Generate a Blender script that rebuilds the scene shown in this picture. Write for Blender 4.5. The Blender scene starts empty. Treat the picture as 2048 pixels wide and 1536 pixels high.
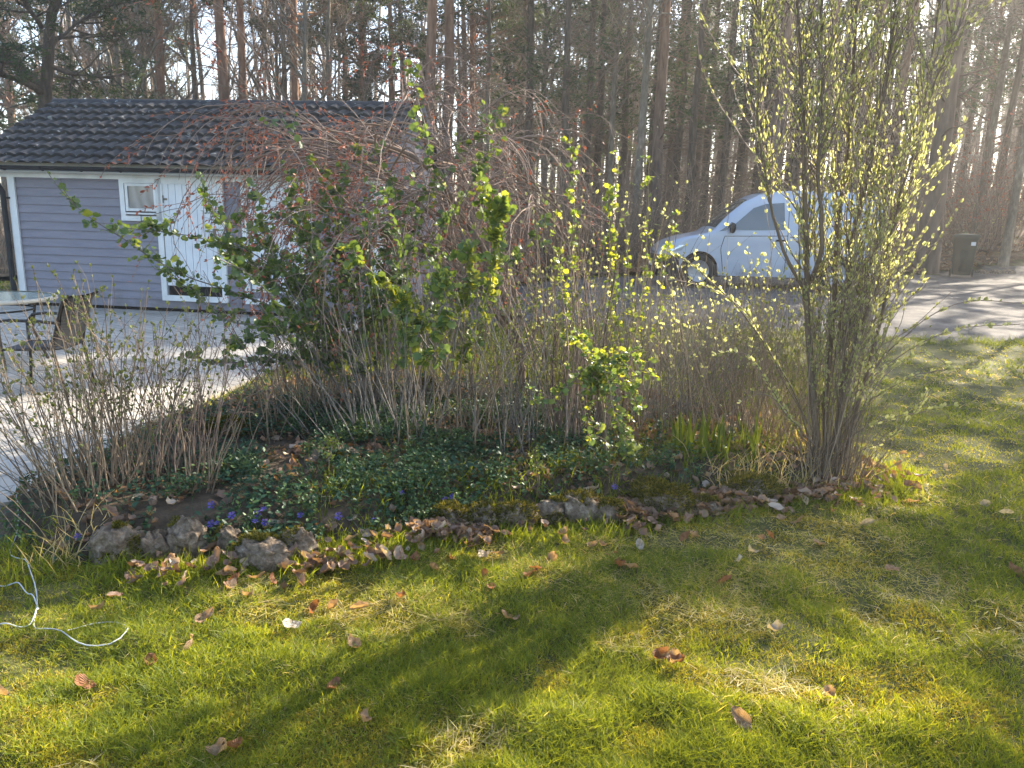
import bpy, math, numpy as np
from mathutils import Vector, Matrix
sc = bpy.context.scene
COL = sc.collection
R_ = math.radians
# ------------------------------------------------------------------ camera
EYE = np.array([0, 0, 1.55]); FPX = 1500.0; PITCH = R_(12.2); ROLL = R_(1.6)
_f = np.array([0, math.cos(PITCH), -math.sin(PITCH)]); _u0 = np.array([0, math.sin(PITCH), math.cos(PITCH)]); _r0 = np.array([1.0, 0, 0])
_R = math.cos(ROLL)*_r0 + math.sin(ROLL)*_u0; _U = -math.sin(ROLL)*_r0 + math.cos(ROLL)*_u0
cam = bpy.data.cameras.new('camera'); cam.sensor_width = 36; cam.lens = 36*FPX/2048; cam.clip_end = 2000; cam.clip_start = .05
co = bpy.data.objects.new('camera', cam); COL.objects.link(co); sc.camera = co
m = Matrix(((_R[0], _U[0], -_f[0], EYE[0]), (_R[1], _U[1], -_f[1], EYE[1]), (_R[2], _U[2], -_f[2], EYE[2]), (0, 0, 0, 1)))
co.matrix_world = m
# ------------------------------------------------------------------ light
SUN_AZ, SUN_EL = R_(45), R_(29)
w = bpy.data.worlds.new('World'); sc.world = w; w.use_nodes = True
nt = w.node_tree; sky = nt.nodes.new('ShaderNodeTexSky'); sky.sky_type = 'NISHITA'; sky.sun_disc = False
sky.sun_elevation = SUN_EL; sky.sun_rotation = SUN_AZ; sky.air_density = 1.0; sky.dust_density = 1.5; sky.ozone_density = 1.5
nt.links.new(sky.outputs[0], nt.nodes['Background'].inputs[0]); nt.nodes['Background'].inputs[1].default_value = 0.115
sl = bpy.data.lights.new('sun', 'SUN'); sl.energy = 5.0; sl.angle = R_(.53); sl.color = (1, .9, .74)
so = bpy.data.objects.new('sun', sl); COL.objects.link(so)
SUNV = np.array([math.sin(SUN_AZ)*math.cos(SUN_EL), math.cos(SUN_AZ)*math.cos(SUN_EL), math.sin(SUN_EL)])
so.rotation_euler = Vector(SUNV).to_track_quat('Z', 'Y').to_euler(); so.location = (20, 20, 20)
sc.view_settings.view_transform = 'Standard'; sc.view_settings.look = 'None'; sc.view_settings.exposure = 2.25; sc.view_settings.gamma = 1
sc.cycles.use_denoising = True; sc.cycles.max_bounces = 7; sc.cycles.diffuse_bounces = 3; sc.cycles.glossy_bounces = 2
sc.cycles.transmission_bounces = 3; sc.cycles.transparent_max_bounces = 8; sc.cycles.volume_bounces = 0; sc.cycles.caustics_reflective = False; sc.cycles.caustics_refractive = False

# ------------------------------------------------------------------ numeric helpers
def ss(a, b, x):
    t = np.clip((np.asarray(x, float)-a)/(b-a), 0, 1); return t*t*(3-2*t)
def rng(s): return np.random.default_rng(s)
_lat = rng(77).random((256, 256))
def vn(x, y, s=1.0, o=0):                                            # value noise 0..1
    x = np.asarray(x)*s+o*17.3+1000; y = np.asarray(y)*s+o*9.1+1000
    xi = np.floor(x).astype(int); yi = np.floor(y).astype(int); fx = x-xi; fy = y-yi
    fx = fx*fx*(3-2*fx); fy = fy*fy*(3-2*fy)
    g = lambda a, b: _lat[(a) % 256, (b) % 256]
    return (g(xi, yi)*(1-fx)+g(xi+1, yi)*fx)*(1-fy)+(g(xi, yi+1)*(1-fx)+g(xi+1, yi+1)*fx)*fy
def fbm(x, y, s=1.0, o=0): return .5*vn(x, y, s, o)+.3*vn(x, y, s*2.1, o+1)+.2*vn(x, y, s*4.3, o+2)
def sdist(x, y, poly):                                              # + inside
    x = np.asarray(x, float); y = np.asarray(y, float); d = np.full(x.shape, 1e9); ins = np.zeros(x.shape, bool); n = len(poly)
    for i in range(n):
        x0, y0 = poly[i]; x1, y1 = poly[(i+1) % n]; dx, dy = x1-x0, y1-y0
        t = np.clip(((x-x0)*dx+(y-y0)*dy)/(dx*dx+dy*dy), 0, 1)
        d = np.minimum(d, np.hypot(x-x0-t*dx, y-y0-t*dy))
        c = ((y0 > y) != (y1 > y)) & (x < (x1-x0)*(y-y0)/((y1-y0) if y1 != y0 else 1e-9)+x0); ins ^= c
    return np.where(ins, d, -d)
BED = [(-2.62, 3.45), (-1.95, 3.1), (-1.3, 3.2), (-.8, 3.4), (-.3, 3.68), (.58, 3.95), (1.41, 4.22), (2.15, 4.5), (2.45, 4.9), (2.2, 5.8), (1.2, 6.5), (0, 7.0), (-1.2, 7.2), (-2.15, 6.6), (-2.45, 5.3), (-2.6, 4.2)]
ROAD = [(-1.7, 10.9), (0, 10.5), (2, 10.1), (4.5, 9.9), (7, 9.7), (12, 9.2), (34, 7.5), (34, 27), (19, 24), (14, 22.3), (10, 20.6), (4, 17.6), (0, 16.4), (-1.6, 15.6), (-1.9, 13)]
def H0(x, y):
    x = np.asarray(x, float); y = np.asarray(y, float)
    z = .40*ss(-2.2, 2.5, x)*ss(6.5, 13.5, y)
    ax = x/np.maximum(y, 1)
    z = z+ss(20, 34, y-.3*np.clip(x-4, 0, 12)*0)*ss(-.1, .35, ax)*.5+ss(20.5, 30, y)*ss(.42, .62, ax)*1.9
    return z
def H(x, y):
    z = H0(x, y)
    d = sdist(x, y, BED)
    z = z+.15*ss(-.02, .22, d)*(.75+.5*vn(x, y, 1.3, 4))
    lawn = ss(0, .15, -d)*(1-ss(0, .3, sdist(x, y, ROAD)))*ss(-2.9, -2.3, np.asarray(x)+0*np.asarray(y)+np.where(np.asarray(y) < 3.3, 3, 0))
    z = z+lawn*(.07*(fbm(x, y, 2.2, 3)-.5)+.045*(vn(x, y, 7, 5)-.5))
    return z
def ray(px, py):
    return _f+_R*(px-1024)/FPX+_U*(768-py)/FPX
def G(px, py, dz=0.0):                                              # point of the ground seen there
    d = ray(px, py); z = 0.0
    for _ in range(25):
        p = EYE+d*((z-EYE[2])/d[2] if d[2] < 0 else 60)
        z = .5*z+.5*(float(H(p[0], p[1]))+dz)
    return np.array([p[0], p[1], float(H(p[0], p[1]))+dz])
def at(px, py, Y):
    d = ray(px, py); return EYE+d*(Y/d[1])
def proj(P):
    d = np.asarray(P)-EYE; wv = d@_f; return 1024+FPX*(d@_R)/wv, 768-FPX*(d@_U)/wv

# ------------------------------------------------------------------ mesh builder
class MB:
    def __init__(s): s.V = []; s.F = []; s.T = []; s.MI = []; s.n = 0
    def add(s, v, faces, tint=.5, mi=0):
        v = np.asarray(v, float).reshape(-1, 3); k = len(v); s.V.append(v)
        s.T.append(np.broadcast_to(np.asarray(tint, float), (k,)).copy())
        if isinstance(faces, np.ndarray): faces = [faces]
        for f in faces:
            f = np.asarray(f)
            if f.size == 0: continue
            if f.ndim == 1: f = f[None]
            s.F.append(f+s.n); s.MI.append(np.full(len(f), mi))
        s.n += k
    def box(s, c, size, rz=0, tint=.5, mi=0, taper=1.0):
        x, y, z = np.array(size)/2; c_, s_ = math.cos(rz), math.sin(rz)
        v = []
        for sz in (-1, 1):
            t = taper if sz > 0 else 1
            for sx, sy in ((-1, -1), (1, -1), (1, 1), (-1, 1)):
                a, b = sx*x*t, sy*y*t; v.append((c[0]+a*c_-b*s_, c[1]+a*s_+b*c_, c[2]+sz*z))
        s.add(v, np.array([[0, 3, 2, 1], [4, 5, 6, 7], [0, 1, 5, 4], [1, 2, 6, 5], [2, 3, 7, 6], [3, 0, 4, 7]]), tint, mi)
    def tubes(s, P, Rr, sides=4, tint=.5, mi=0, cap=False):          # P (B,N,3) Rr (B,N)
        P = np.asarray(P, float)
        if P.ndim == 2: P = P[None]
        B, N, _ = P.shape; Rr = np.broadcast_to(np.asarray(Rr, float), (B, N))
        T = np.gradient(P, axis=1); T /= np.linalg.norm(T, axis=2, keepdims=True)+1e-9
        m_ = T.mean(1); ref = np.where(np.abs(m_[:, 2:3]) > .7, np.array([[1.0, .1, 0]]), np.array([[0.1, 0, 1.0]]))
        A = np.cross(T, ref[:, None, :]); A /= np.linalg.norm(A, axis=2, keepdims=True)+1e-9; Bn = np.cross(T, A)
        a = np.arange(sides)*2*math.pi/sides
        V = P[:, :, None, :]+Rr[:, :, None, None]*(A[:, :, None, :]*np.cos(a)[None, None, :, None]+Bn[:, :, None, :]*np.sin(a)[None, None, :, None])
        i = np.arange(N-1)[:, None]*sides; j = np.arange(sides)[None, :]; j2 = (j+1) % sides
        q = np.stack([i+j, i+j2, i+sides+j2, i+sides+j], -1).reshape(-1, 4)
        q = (q[None]+(np.arange(B)*N*sides)[:, None, None]).reshape(-1, 4)
        t = np.asarray(tint, float)
        if t.ndim >= 1: t = np.repeat(t.reshape(B), N*sides)
        s.add(V.reshape(-1, 3), q, t, mi)
        if cap:
            for b in range(B):
                o = s.n-B*N*sides+b*N*sides
                s.F.append(np.array([[o+k for k in range(sides)][::-1]])); s.MI.append([mi])
                s.F.append(np.array([[o+(N-1)*sides+k for k in range(sides)]])); s.MI.append([mi])
    def leaves(s, tv, tf, pos, dirv, nrm, scale, tint, mi=0):        # template verts (k,3): x across, y along, z normal
        K = len(pos)
        if K == 0: return
        d = dirv/(np.linalg.norm(dirv, axis=1, keepdims=True)+1e-9)
        x = np.cross(d, nrm); x /= np.linalg.norm(x, axis=1, keepdims=True)+1e-9; n = np.cross(x, d)
        tv = np.asarray(tv, float); sc_ = np.broadcast_to(np.asarray(scale, float), (K,))[:, None, None]
        V = pos[:, None, :]+sc_*(x[:, None, :]*tv[None, :, 0:1]+d[:, None, :]*tv[None, :, 1:2]+n[:, None, :]*tv[None, :, 2:3])
        F = [(np.asarray(f)[None]+(np.arange(K)*len(tv))[:, None, None]).reshape(-1, np.asarray(f).shape[1]) for f in tf]
        s.add(V.reshape(-1, 3), F, np.repeat(np.broadcast_to(tint, (K,)), len(tv)), mi)
    def build(s, name, mats, parent=None, smooth=True, loc=None):
        me = bpy.data.meshes.new(name); V = np.concatenate(s.V) if s.V else np.zeros((0, 3))
        me.vertices.add(len(V)); me.vertices.foreach_set('co', V.astype(np.float32).ravel())
        li = np.concatenate([f.ravel() for f in s.F]); tot = np.concatenate([np.full(len(f), f.shape[1]) for f in s.F])
        st = np.concatenate([[0], np.cumsum(tot)[:-1]])
        me.loops.add(len(li)); me.loops.foreach_set('vertex_index', li.astype(np.int32))
        me.polygons.add(len(tot)); me.polygons.foreach_set('loop_start', st.astype(np.int32))
        me.polygons.foreach_set('material_index', np.concatenate(s.MI).astype(np.int32))
        me.polygons.foreach_set('use_smooth', np.full(len(tot), bool(smooth)))
        at_ = me.attributes.new('tint', 'FLOAT', 'POINT'); at_.data.foreach_set('value', np.concatenate(s.T).astype(np.float32))
        me.update(calc_edges=True); me.validate()
        for m_ in (mats if isinstance(mats, (list, tuple)) else [mats]): me.materials.append(m_)
        o = bpy.data.objects.new(name, me); COL.objects.link(o)
        if parent: o.parent = parent
        if loc is not None: o.location = loc
        return o
def tag(o, label=None, cat=None, group=None, kind=None):
    if label: o['label'] = label
    if cat: o['category'] = cat
    if group: o['group'] = group
    if kind: o['kind'] = kind
    return o
def thing(name, label, cat, loc=(0, 0, 0), rz=0, group=None):
    o = bpy.data.objects.new(name, None); COL.objects.link(o); o.empty_display_size = .1
    o.location = loc; o.rotation_euler = (0, 0, rz); return tag(o, label, cat, group)
def copy_tree(o, parent=None):
    c = o.copy(); COL.objects.link(c); c.parent = parent
    for ch in [x for x in COL.objects if x.parent == o]: copy_tree(ch, c)
    return c
def relabel(items):                                                 # items: (obj, key-label, px) -> makes each label single one thing out
    by = {}
    for o, l, px in items: by.setdefault(l, []).append((px, o))
    names = ['first', 'second', 'third', 'fourth', 'fifth', 'sixth', 'seventh', 'eighth', 'ninth', 'tenth', 'eleventh', 'twelfth', 'thirteenth', 'fourteenth', 'fifteenth', 'sixteenth', 'seventeenth', 'eighteenth', 'nineteenth', 'twentieth']
    for l, L in by.items():
        L.sort(key=lambda t: t[0])
        for i, (_, o) in enumerate(L):
            if len(L) == 1: o['label'] = l
            elif i == 0: o['label'] = l+', leftmost'
            elif i == len(L)-1: o['label'] = l+', rightmost'
            else: o['label'] = l+', '+names[min(i, 19)]+' from left'

# ------------------------------------------------------------------ materials
def nmat(name):
    m_ = bpy.data.materials.new(name); m_.use_nodes = True; n = m_.node_tree.nodes; b = n['Principled BSDF']; return m_, n, m_.node_tree.links, b
def ramp(n, stops):
    r = n.new('ShaderNodeValToRGB'); e = r.color_ramp.elements
    while len(e) < len(stops): e.new(.5)
    for i, (p, c) in enumerate(stops): e[i].position = p; e[i].color = (*c, 1)
    return r
def leafmat(name, stops, transl=.45, rough=.5, spec=.4, tboost=1.0, tc_=(1.4, 1.12, .45)):
    m_, n, l, b = nmat(name); a = n.new('ShaderNodeAttribute'); a.attribute_name = 'tint'
    r = ramp(n, stops); l.new(a.outputs['Fac'], r.inputs[0]); l.new(r.outputs[0], b.inputs['Base Color'])
    b.inputs['Roughness'].default_value = rough; b.inputs['Specular IOR Level'].default_value = spec
    if transl:
        t = n.new('ShaderNodeBsdfTranslucent'); mx = n.new('ShaderNodeMixShader'); mx.inputs[0].default_value = transl
        mu = n.new('ShaderNodeMixRGB'); mu.blend_type = 'MULTIPLY'; mu.inputs[0].default_value = 1; mu.inputs[2].default_value = (tboost*tc_[0], tboost*tc_[1], tboost*tc_[2], 1)
        l.new(r.outputs[0], mu.inputs[1]); l.new(mu.outputs[0], t.inputs[0])
        l.new(b.outputs[0], mx.inputs[1]); l.new(t.outputs[0], mx.inputs[2]); l.new(mx.outputs[0], n['Material Output'].inputs[0])
    return m_
def noisemat(name, stops, scale=5, rough=.85, bump=.3, coord='Object', detail=6, stretch=(1, 1, 1), metal=0, spec=.3, bscale=None, bdist=.01):
    m_, n, l, b = nmat(name); tc = n.new('ShaderNodeTexCoord'); mp = n.new('ShaderNodeMapping'); mp.inputs['Scale'].default_value = stretch
    l.new(tc.outputs[coord], mp.inputs[0]); nz = n.new('ShaderNodeTexNoise'); nz.inputs['Scale'].default_value = scale; nz.inputs['Detail'].default_value = detail
    nz.inputs['Roughness'].default_value = .65
    l.new(mp.outputs[0], nz.inputs['Vector']); r = ramp(n, stops); l.new(nz.outputs['Fac'], r.inputs[0]); l.new(r.outputs[0], b.inputs['Base Color'])
    b.inputs['Roughness'].default_value = rough; b.inputs['Metallic'].default_value = metal; b.inputs['Specular IOR Level'].default_value = spec
    if bump:
        n2 = n.new('ShaderNodeTexNoise'); n2.inputs['Scale'].default_value = bscale or scale*4; n2.inputs['Detail'].default_value = 5; l.new(mp.outputs[0], n2.inputs['Vector'])
        bp = n.new('ShaderNodeBump'); bp.inputs['Strength'].default_value = bump; bp.inputs['Distance'].default_value = bdist
        l.new(n2.outputs['Fac'], bp.inputs['Height']); l.new(bp.outputs[0], b.inputs['Normal'])
    return m_
def tintbark(name, c0, c1, rough=.8):
    return leafmat(name, [(0, c0), (1, c1)], 0, rough, .25)
M = {}
M['lawn'] = noisemat('lawn_soil', [(.3, (.035, .036, .014)), (.5, (.08, .08, .022)), (.62, (.14, .125, .035)), (.75, (.17, .135, .075))], 5.0, .95, .6, bscale=60)
M['soil'] = noisemat('bed_soil', [(.3, (.03, .022, .015)), (.55, (.075, .055, .035)), (.75, (.14, .10, .065))], 9, .95, .8, bscale=50)
M['forest'] = noisemat('forest_floor', [(.3, (.05, .035, .02)), (.45, (.13, .08, .045)), (.55, (.2, .13, .075)), (.62, (.1, .12, .03)), (.75, (.22, .17, .1))], 1.6, .95, .8, detail=10, bscale=14, bdist=.05)
M['gravel'] = noisemat('gravel', [(.3, (.06, .055, .052)), (.5, (.12, .108, .098)), (.7, (.21, .19, .17))], 3.5, .95, .8, detail=12, bscale=70, bdist=.012)
M['white'] = noisemat('white_paint', [(.35, (.62, .62, .60)), (.6, (.74, .74, .72))], 3, .55, .1)
M['whitedoor'] = noisemat('white_door_paint', [(.35, (.64, .65, .66)), (.6, (.72, .73, .74))], 2, .5, .05)
M['siding'] = noisemat('lilac_grey_siding', [(.3, (.19, .18, .215)), (.7, (.25, .235, .265))], 2.2, .6, .15, stretch=(1, 1, 6), bscale=40, bdist=.002)
def add_splash(m_, h, col=(.10, .085, .06)):
    n = m_.node_tree.nodes; l = m_.node_tree.links; b = n['Principled BSDF']; src = b.inputs['Base Color'].links[0].from_socket; tc = n.new('ShaderNodeTexCoord'); sp = n.new('ShaderNodeSeparateXYZ'); l.new(tc.outputs['Object'], sp.inputs[0])
    nz = n.new('ShaderNodeTexNoise'); nz.inputs['Scale'].default_value = 5; nz.inputs['Detail'].default_value = 8; l.new(tc.outputs['Object'], nz.inputs['Vector'])
    ma = n.new('ShaderNodeMath'); ma.operation = 'MULTIPLY_ADD'; ma.inputs[1].default_value = h*2.2; ma.inputs[2].default_value = -h*.6; l.new(nz.outputs['Fac'], ma.inputs[0]); sb = n.new('ShaderNodeMath'); sb.operation = 'SUBTRACT'; l.new(ma.outputs[0], sb.inputs[0]); l.new(sp.outputs[2], sb.inputs[1])
    mr = n.new('ShaderNodeMapRange'); mr.inputs[1].default_value = -h*.4; mr.inputs[2].default_value = h*.6; mr.inputs[4].default_value = .55; l.new(sb.outputs[0], mr.inputs[0]); mx = n.new('ShaderNodeMixRGB'); mx.inputs[2].default_value = (*col, 1); l.new(mr.outputs[0], mx.inputs[0]); l.new(src, mx.inputs[1]); l.new(mx.outputs[0], b.inputs['Base Color'])
add_splash(M['siding'], .35); add_splash(M['whitedoor'], .3, (.25, .23, .19))
M['black'] = noisemat('black_plastic', [(.3, (.010, .011, .013)), (.7, (.018, .019, .022))], 6, .6, .05)
M['dark'] = noisemat('dark_void', [(.3, (.01, .01, .01)), (.7, (.02, .018, .016))], 6, .9, .1)
M['bark_dark'] = noisemat('dark_bark', [(.3, (.045, .035, .027)), (.55, (.11, .082, .06)), (.75, (.18, .14, .11))], 9, .95, 1, stretch=(1, 1, .22), bscale=22, bdist=.04)
M['bark_grey'] = noisemat('grey_bark', [(.3, (.085, .07, .052)), (.55, (.19, .16, .12)), (.72, (.31, .275, .22))], 8, .9, .7, stretch=(1, 1, .4), bscale=20, bdist=.02)
M['wire'] = noisemat('white_cable_sheath', [(.3, (.40, .42, .43)), (.7, (.5, .51, .52))], 5, .5, 0)
def pine_bark():
    m_, n, l, b = nmat('pine_bark'); tc = n.new('ShaderNodeTexCoord'); sp = n.new('ShaderNodeSeparateXYZ'); l.new(tc.outputs['Object'], sp.inputs[0])
    mp = n.new('ShaderNodeMapping'); mp.inputs['Scale'].default_value = (1, 1, .25); l.new(tc.outputs['Object'], mp.inputs[0])
    nz = n.new('ShaderNodeTexNoise'); nz.inputs['Scale'].default_value = 9; nz.inputs['Detail'].default_value = 8; l.new(mp.outputs[0], nz.inputs['Vector'])
    a = ramp(n, [(.3, (.045, .03, .024)), (.55, (.12, .085, .065)), (.75, (.2, .15, .12))]); c = ramp(n, [(.3, (.16, .075, .04)), (.55, (.30, .15, .08)), (.75, (.4, .24, .15))])
    l.new(nz.outputs['Fac'], a.inputs[0]); l.new(nz.outputs['Fac'], c.inputs[0])
    mr = n.new('ShaderNodeMapRange'); mr.inputs[1].default_value = 2.5; mr.inputs[2].default_value = 8; l.new(sp.outputs[2], mr.inputs[0])
    mx = n.new('ShaderNodeMixRGB'); l.new(mr.outputs[0], mx.inputs[0]); l.new(a.outputs[0], mx.inputs[1]); l.new(c.outputs[0], mx.inputs[2]); l.new(mx.outputs[0], b.inputs['Base Color'])
    b.inputs['Roughness'].default_value = .9; bp = n.new('ShaderNodeBump'); bp.inputs['Strength'].default_value = .9; bp.inputs['Distance'].default_value = .04
    l.new(nz.outputs['Fac'], bp.inputs['Height']); l.new(bp.outputs[0], b.inputs['Normal']); return m_
M['pine_bark'] = pine_bark()
M['twig'] = tintbark('bare_twig', (.12, .08, .055), (.33, .235, .165))
M['needle'] = leafmat('pine_needle', [(0, (.022, .045, .022)), (.6, (.05, .085, .035)), (1, (.12, .15, .05))], .35, .6, .2)
M['grass'] = leafmat('grass_blade', [(0, (.075, .115, .018)), (.35, (.19, .245, .025)), (.6, (.37, .37, .045)), (.8, (.42, .37, .11)), (1, (.50, .43, .29))], .5, .5, .3, 1.4)
M['moss'] = leafmat('moss_tuft', [(0, (.09, .085, .015)), (.6, (.28, .245, .03)), (1, (.44, .36, .06))], .35, .9, .1)
M['stonemoss'] = leafmat('stone_moss', [(0, (.045, .05, .012)), (.6, (.12, .115, .02)), (1, (.25, .21, .035))], .3, .9, .1)
M['dry'] = leafmat('dry_leaf', [(0, (.13, .08, .055)), (.45, (.24, .15, .10)), (.8, (.36, .245, .17)), (1, (.52, .42, .33))], .3, .55, .4)
M['peri'] = leafmat('periwinkle_leaf', [(0, (.014, .045, .022)), (.7, (.035, .09, .04)), (1, (.11, .17, .05))], .2, .5, .3)
M['violet'] = leafmat('violet_petal', [(0, (.08, .06, .28)), (1, (.15, .12, .42))], .3, .6, .2)
M['currant'] = leafmat('currant_leaf', [(0, (.055, .10, .04)), (.6, (.11, .18, .05)), (1, (.30, .34, .06))], .45, .42, .45, 1.5)  # top of the ramp holds the sunlit leaf colour
M['bud'] = leafmat('backlit_young_leaf', [(0, (.25, .27, .12)), (.5, (.40, .41, .19)), (1, (.56, .55, .30))], .6, .5, .35, 1.2, (1.15, 1.1, .75))  # leaf colour raised to pale, with the backlight put into it
M['redbud'] = leafmat('red_bud', [(0, (.20, .055, .04)), (1, (.42, .16, .11))], .25, .6, .25)
M['cane'] = tintbark('tan_cane', (.11, .075, .05), (.36, .27, .18))
M['greycane'] = tintbark('grey_stem', (.10, .085, .075), (.27, .24, .21))
M['redcane'] = tintbark('red_brown_twig', (.11, .075, .058), (.32, .235, .19))

# ------------------------------------------------------------------ ground
def grid_sheet(name, xs, ys, zf, mat_, mask=None, kind='structure'):
    X, Y = np.meshgrid(xs, ys, indexing='ij'); Z = zf(X, Y); nx, ny = X.shape
    idx = np.arange(nx*ny).reshape(nx, ny); q = np.stack([idx[:-1, :-1], idx[1:, :-1], idx[1:, 1:], idx[:-1, 1:]], -1)
    if mask is not None:
        k = mask((X[:-1, :-1]+X[1:, 1:])/2, (Y[:-1, :-1]+Y[1:, 1:])/2); q = q[k]
    q = q.reshape(-1, 4); used, inv = np.unique(q, return_inverse=True)
    V = np.stack([X, Y, Z], -1).reshape(-1, 3)[used]; b = MB(); b.add(V, inv.reshape(-1, 4)); o = b.build(name, mat_); tag(o, kind=kind); return o
cut = lambda lo, hi, a, b_, fine, far: np.unique(np.concatenate([-np.geomspace(-a+1e-6 if a < 0 else 1, far, 30)[::-1] if a < 0 else [], np.arange(a, b_+1e-6, fine), np.geomspace(max(b_, 1), far, 34)]).round(4))
xs = np.unique(np.concatenate([-np.geomspace(5, 900, 40)[::-1], np.arange(-5, 5, .06), np.arange(5, 16, .3), np.geomspace(16, 900, 34)]).round(4))
ys = np.unique(np.concatenate([-np.geomspace(.5, 300, 20)[::-1], np.arange(-.5, .9, .3), np.arange(.9, 8, .06), np.arange(8, 36, .4), np.geomspace(36, 900, 26)]).round(4))
grid_sheet('lawn', xs, ys, H, M['lawn'])
grid_sheet('flower_bed_soil', np.arange(-3, 3, .05), np.arange(2.9, 7.6, .05), lambda x, y: H(x, y)+.006, M['soil'], lambda x, y: sdist(x, y, BED)+.08*(vn(x, y, 6)-.5) > .0)
grid_sheet('driveway', np.unique(np.concatenate([np.arange(-2.2, 12, .12), np.arange(12, 35, .8)])), np.unique(np.concatenate([np.arange(7, 21, .12), np.arange(21, 28, .8)])), lambda x, y: H(x, y)+.008, M['gravel'], lambda x, y: sdist(x, y, ROAD)+.25*(fbm(x, y, 1.5)-.5) > 0)
def ffmask(x, y):
    return ((y > 16.2+np.clip(x, 0, 30)*.44) & (x > -2)) | ((x <= -2) & (y > 19)) | ((x < -10.5) & (y > 15))
grid_sheet('forest_floor', np.unique(np.concatenate([-np.geomspace(2, 160, 50)[::-1], np.arange(-2, 34, .3), np.geomspace(34, 160, 24)]).round(3)), np.unique(np.concatenate([np.arange(15, 42, .3), np.geomspace(42, 220, 24)]).round(3)), lambda x, y: H(x, y)+.03+.12*fbm(x, y, .8, 6), M['forest'], ffmask)
# patio of block pavers
PAT = [(-2.5, 3.85), (-2.62, 4.5), (-2.66, 5.4), (-2.5, 6.6), (-2.38, 7.7), (-2.0, 10.9), (-1.75, 11.35), (-1.7, 13), (-1.9, 14), (-8.5, 14), (-12, 12.2), (-12, 3.1), (-3.2, 3.5), (-2.75, 3.62)]
b = MB(); n = len(PAT); v = [(x, y, .035) for x, y in PAT]+[(x, y, -.1) for x, y in PAT]
b.add(v, [np.array([list(range(n))]), np.array([[i, i+n, (i+1) % n+n, (i+1) % n] for i in range(n)])])
pm, pn, pl, pb = nmat('block_pavers'); tc = pn.new('ShaderNodeTexCoord'); mp = pn.new('ShaderNodeMapping'); mp.inputs['Rotation'].default_value = (0, 0, R_(38))
pl.new(tc.outputs['Object'], mp.inputs[0]); br = pn.new('ShaderNodeTexBrick'); br.inputs['Scale'].default_value = 1; br.inputs['Brick Width'].default_value = .21; br.inputs['Row Height'].default_value = .105; br.inputs['Mortar Size'].default_value = .004
br.inputs['Color1'].default_value = (.43, .39, .335, 1); br.inputs['Color2'].default_value = (.51, .465, .40, 1); br.inputs['Mortar'].default_value = (.15, .145, .13, 1)
pl.new(mp.outputs[0], br.inputs[0]); nz = pn.new('ShaderNodeTexNoise'); nz.inputs['Scale'].default_value = 3.5; nz.inputs['Detail'].default_value = 8; pl.new(tc.outputs['Object'], nz.inputs['Vector'])
mx = pn.new('ShaderNodeMixRGB'); mx.blend_type = 'MULTIPLY'; mx.inputs[0].default_value = .75; rr = ramp(pn, [(.3, (.6, .58, .55)), (.65, (1, 1, 1))]); pl.new(nz.outputs['Fac'], rr.inputs[0])
pl.new(br.outputs[0], mx.inputs[1]); pl.new(rr.outputs[0], mx.inputs[2]); pl.new(mx.outputs[0], pb.inputs['Base Color']); pb.inputs['Roughness'].default_value = .8
bp = pn.new('ShaderNodeBump'); bp.inputs['Distance'].default_value = .01; bp.inputs['Strength'].default_value = .5; bp.invert = True; pl.new(br.outputs['Fac'], bp.inputs['Height']); pl.new(bp.outputs[0], pb.inputs['Normal'])
tag(b.build('patio', pm, smooth=False), kind='structure')

# ------------------------------------------------------------------ shed
A = np.array([-7.86, 11.98, 0]); Bp = np.array([-2.02, 11.23, 0]); L = float(np.linalg.norm(Bp-A)); EX = (Bp-A)/L; EYv = np.array([-EX[1], EX[0], 0]); HRZ = math.atan2(EX[1], EX[0])
D = 3.9; OV = .28; OVL = .62; OVR = .16; EAVE = 2.26; RISE = 1.04
def fac(px, py):                                                    # facade coordinates (s, z) seen there
    d = ray(px, py); t = ((A-EYE)@EYv)/(d@EYv); p = EYE+d*t; return float((p-A)@EX), float(p[2])
shed = thing('garden_shed', 'long lilac-grey garden shed with white doors and black tiled roof beyond the patio', 'shed', tuple(A), HRZ)
b = MB(); BH = .127
prof = []; z = .09
while z < EAVE-.02: prof += [(-.022, z), (-.02, z+.006), (-.002, z+BH-.008), (-.002, z+BH)]; z += BH
def wall(b, pts, o, e, nrm, l0):
    pr_ = np.array(pts); n = len(pr_)
    a_ = np.array(o)+np.outer(pr_[:, 0], nrm)*1+np.outer(pr_[:, 1], [0, 0, 1]); c_ = a_+np.array(e)*l0
    b.add(np.concatenate([a_, c_]), np.array([[i, i+n, i+n+1, i+1] for i in range(n-1)]))
wall(b, prof, (0, 0, 0), (1, 0, 0), (0, 1, 0), L)
b.build('front_wall', M['siding'], shed, False); b = MB()
wall(b, prof, (0, D, 0), (1, 0, 0), (0, -1, 0), L)
b.build('rear_wall', M['siding'], shed, False)
for x0, sg, nm in ((0, 1, 'end_wall'), (L, -1, 'end_wall')):
    b = MB(); wall(b, prof, (x0, 0, 0), (0, 1, 0), (sg, 0, 0), D)
    b.add([(x0+sg*.012, 0, EAVE), (x0+sg*.012, D, EAVE), (x0+sg*.012, D/2, EAVE+RISE*.92)], np.array([[0, 1, 2]])); b.build('end_wall', M['siding'], shed, False)
b = MB(); b.box((L/2, D/2, .045), (L-.08, D-.08, .09)); b.build('shadow_line_plinth', M['dark'], shed, False)  # base coloured near black: the shadow line under the siding is painted in
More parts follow.
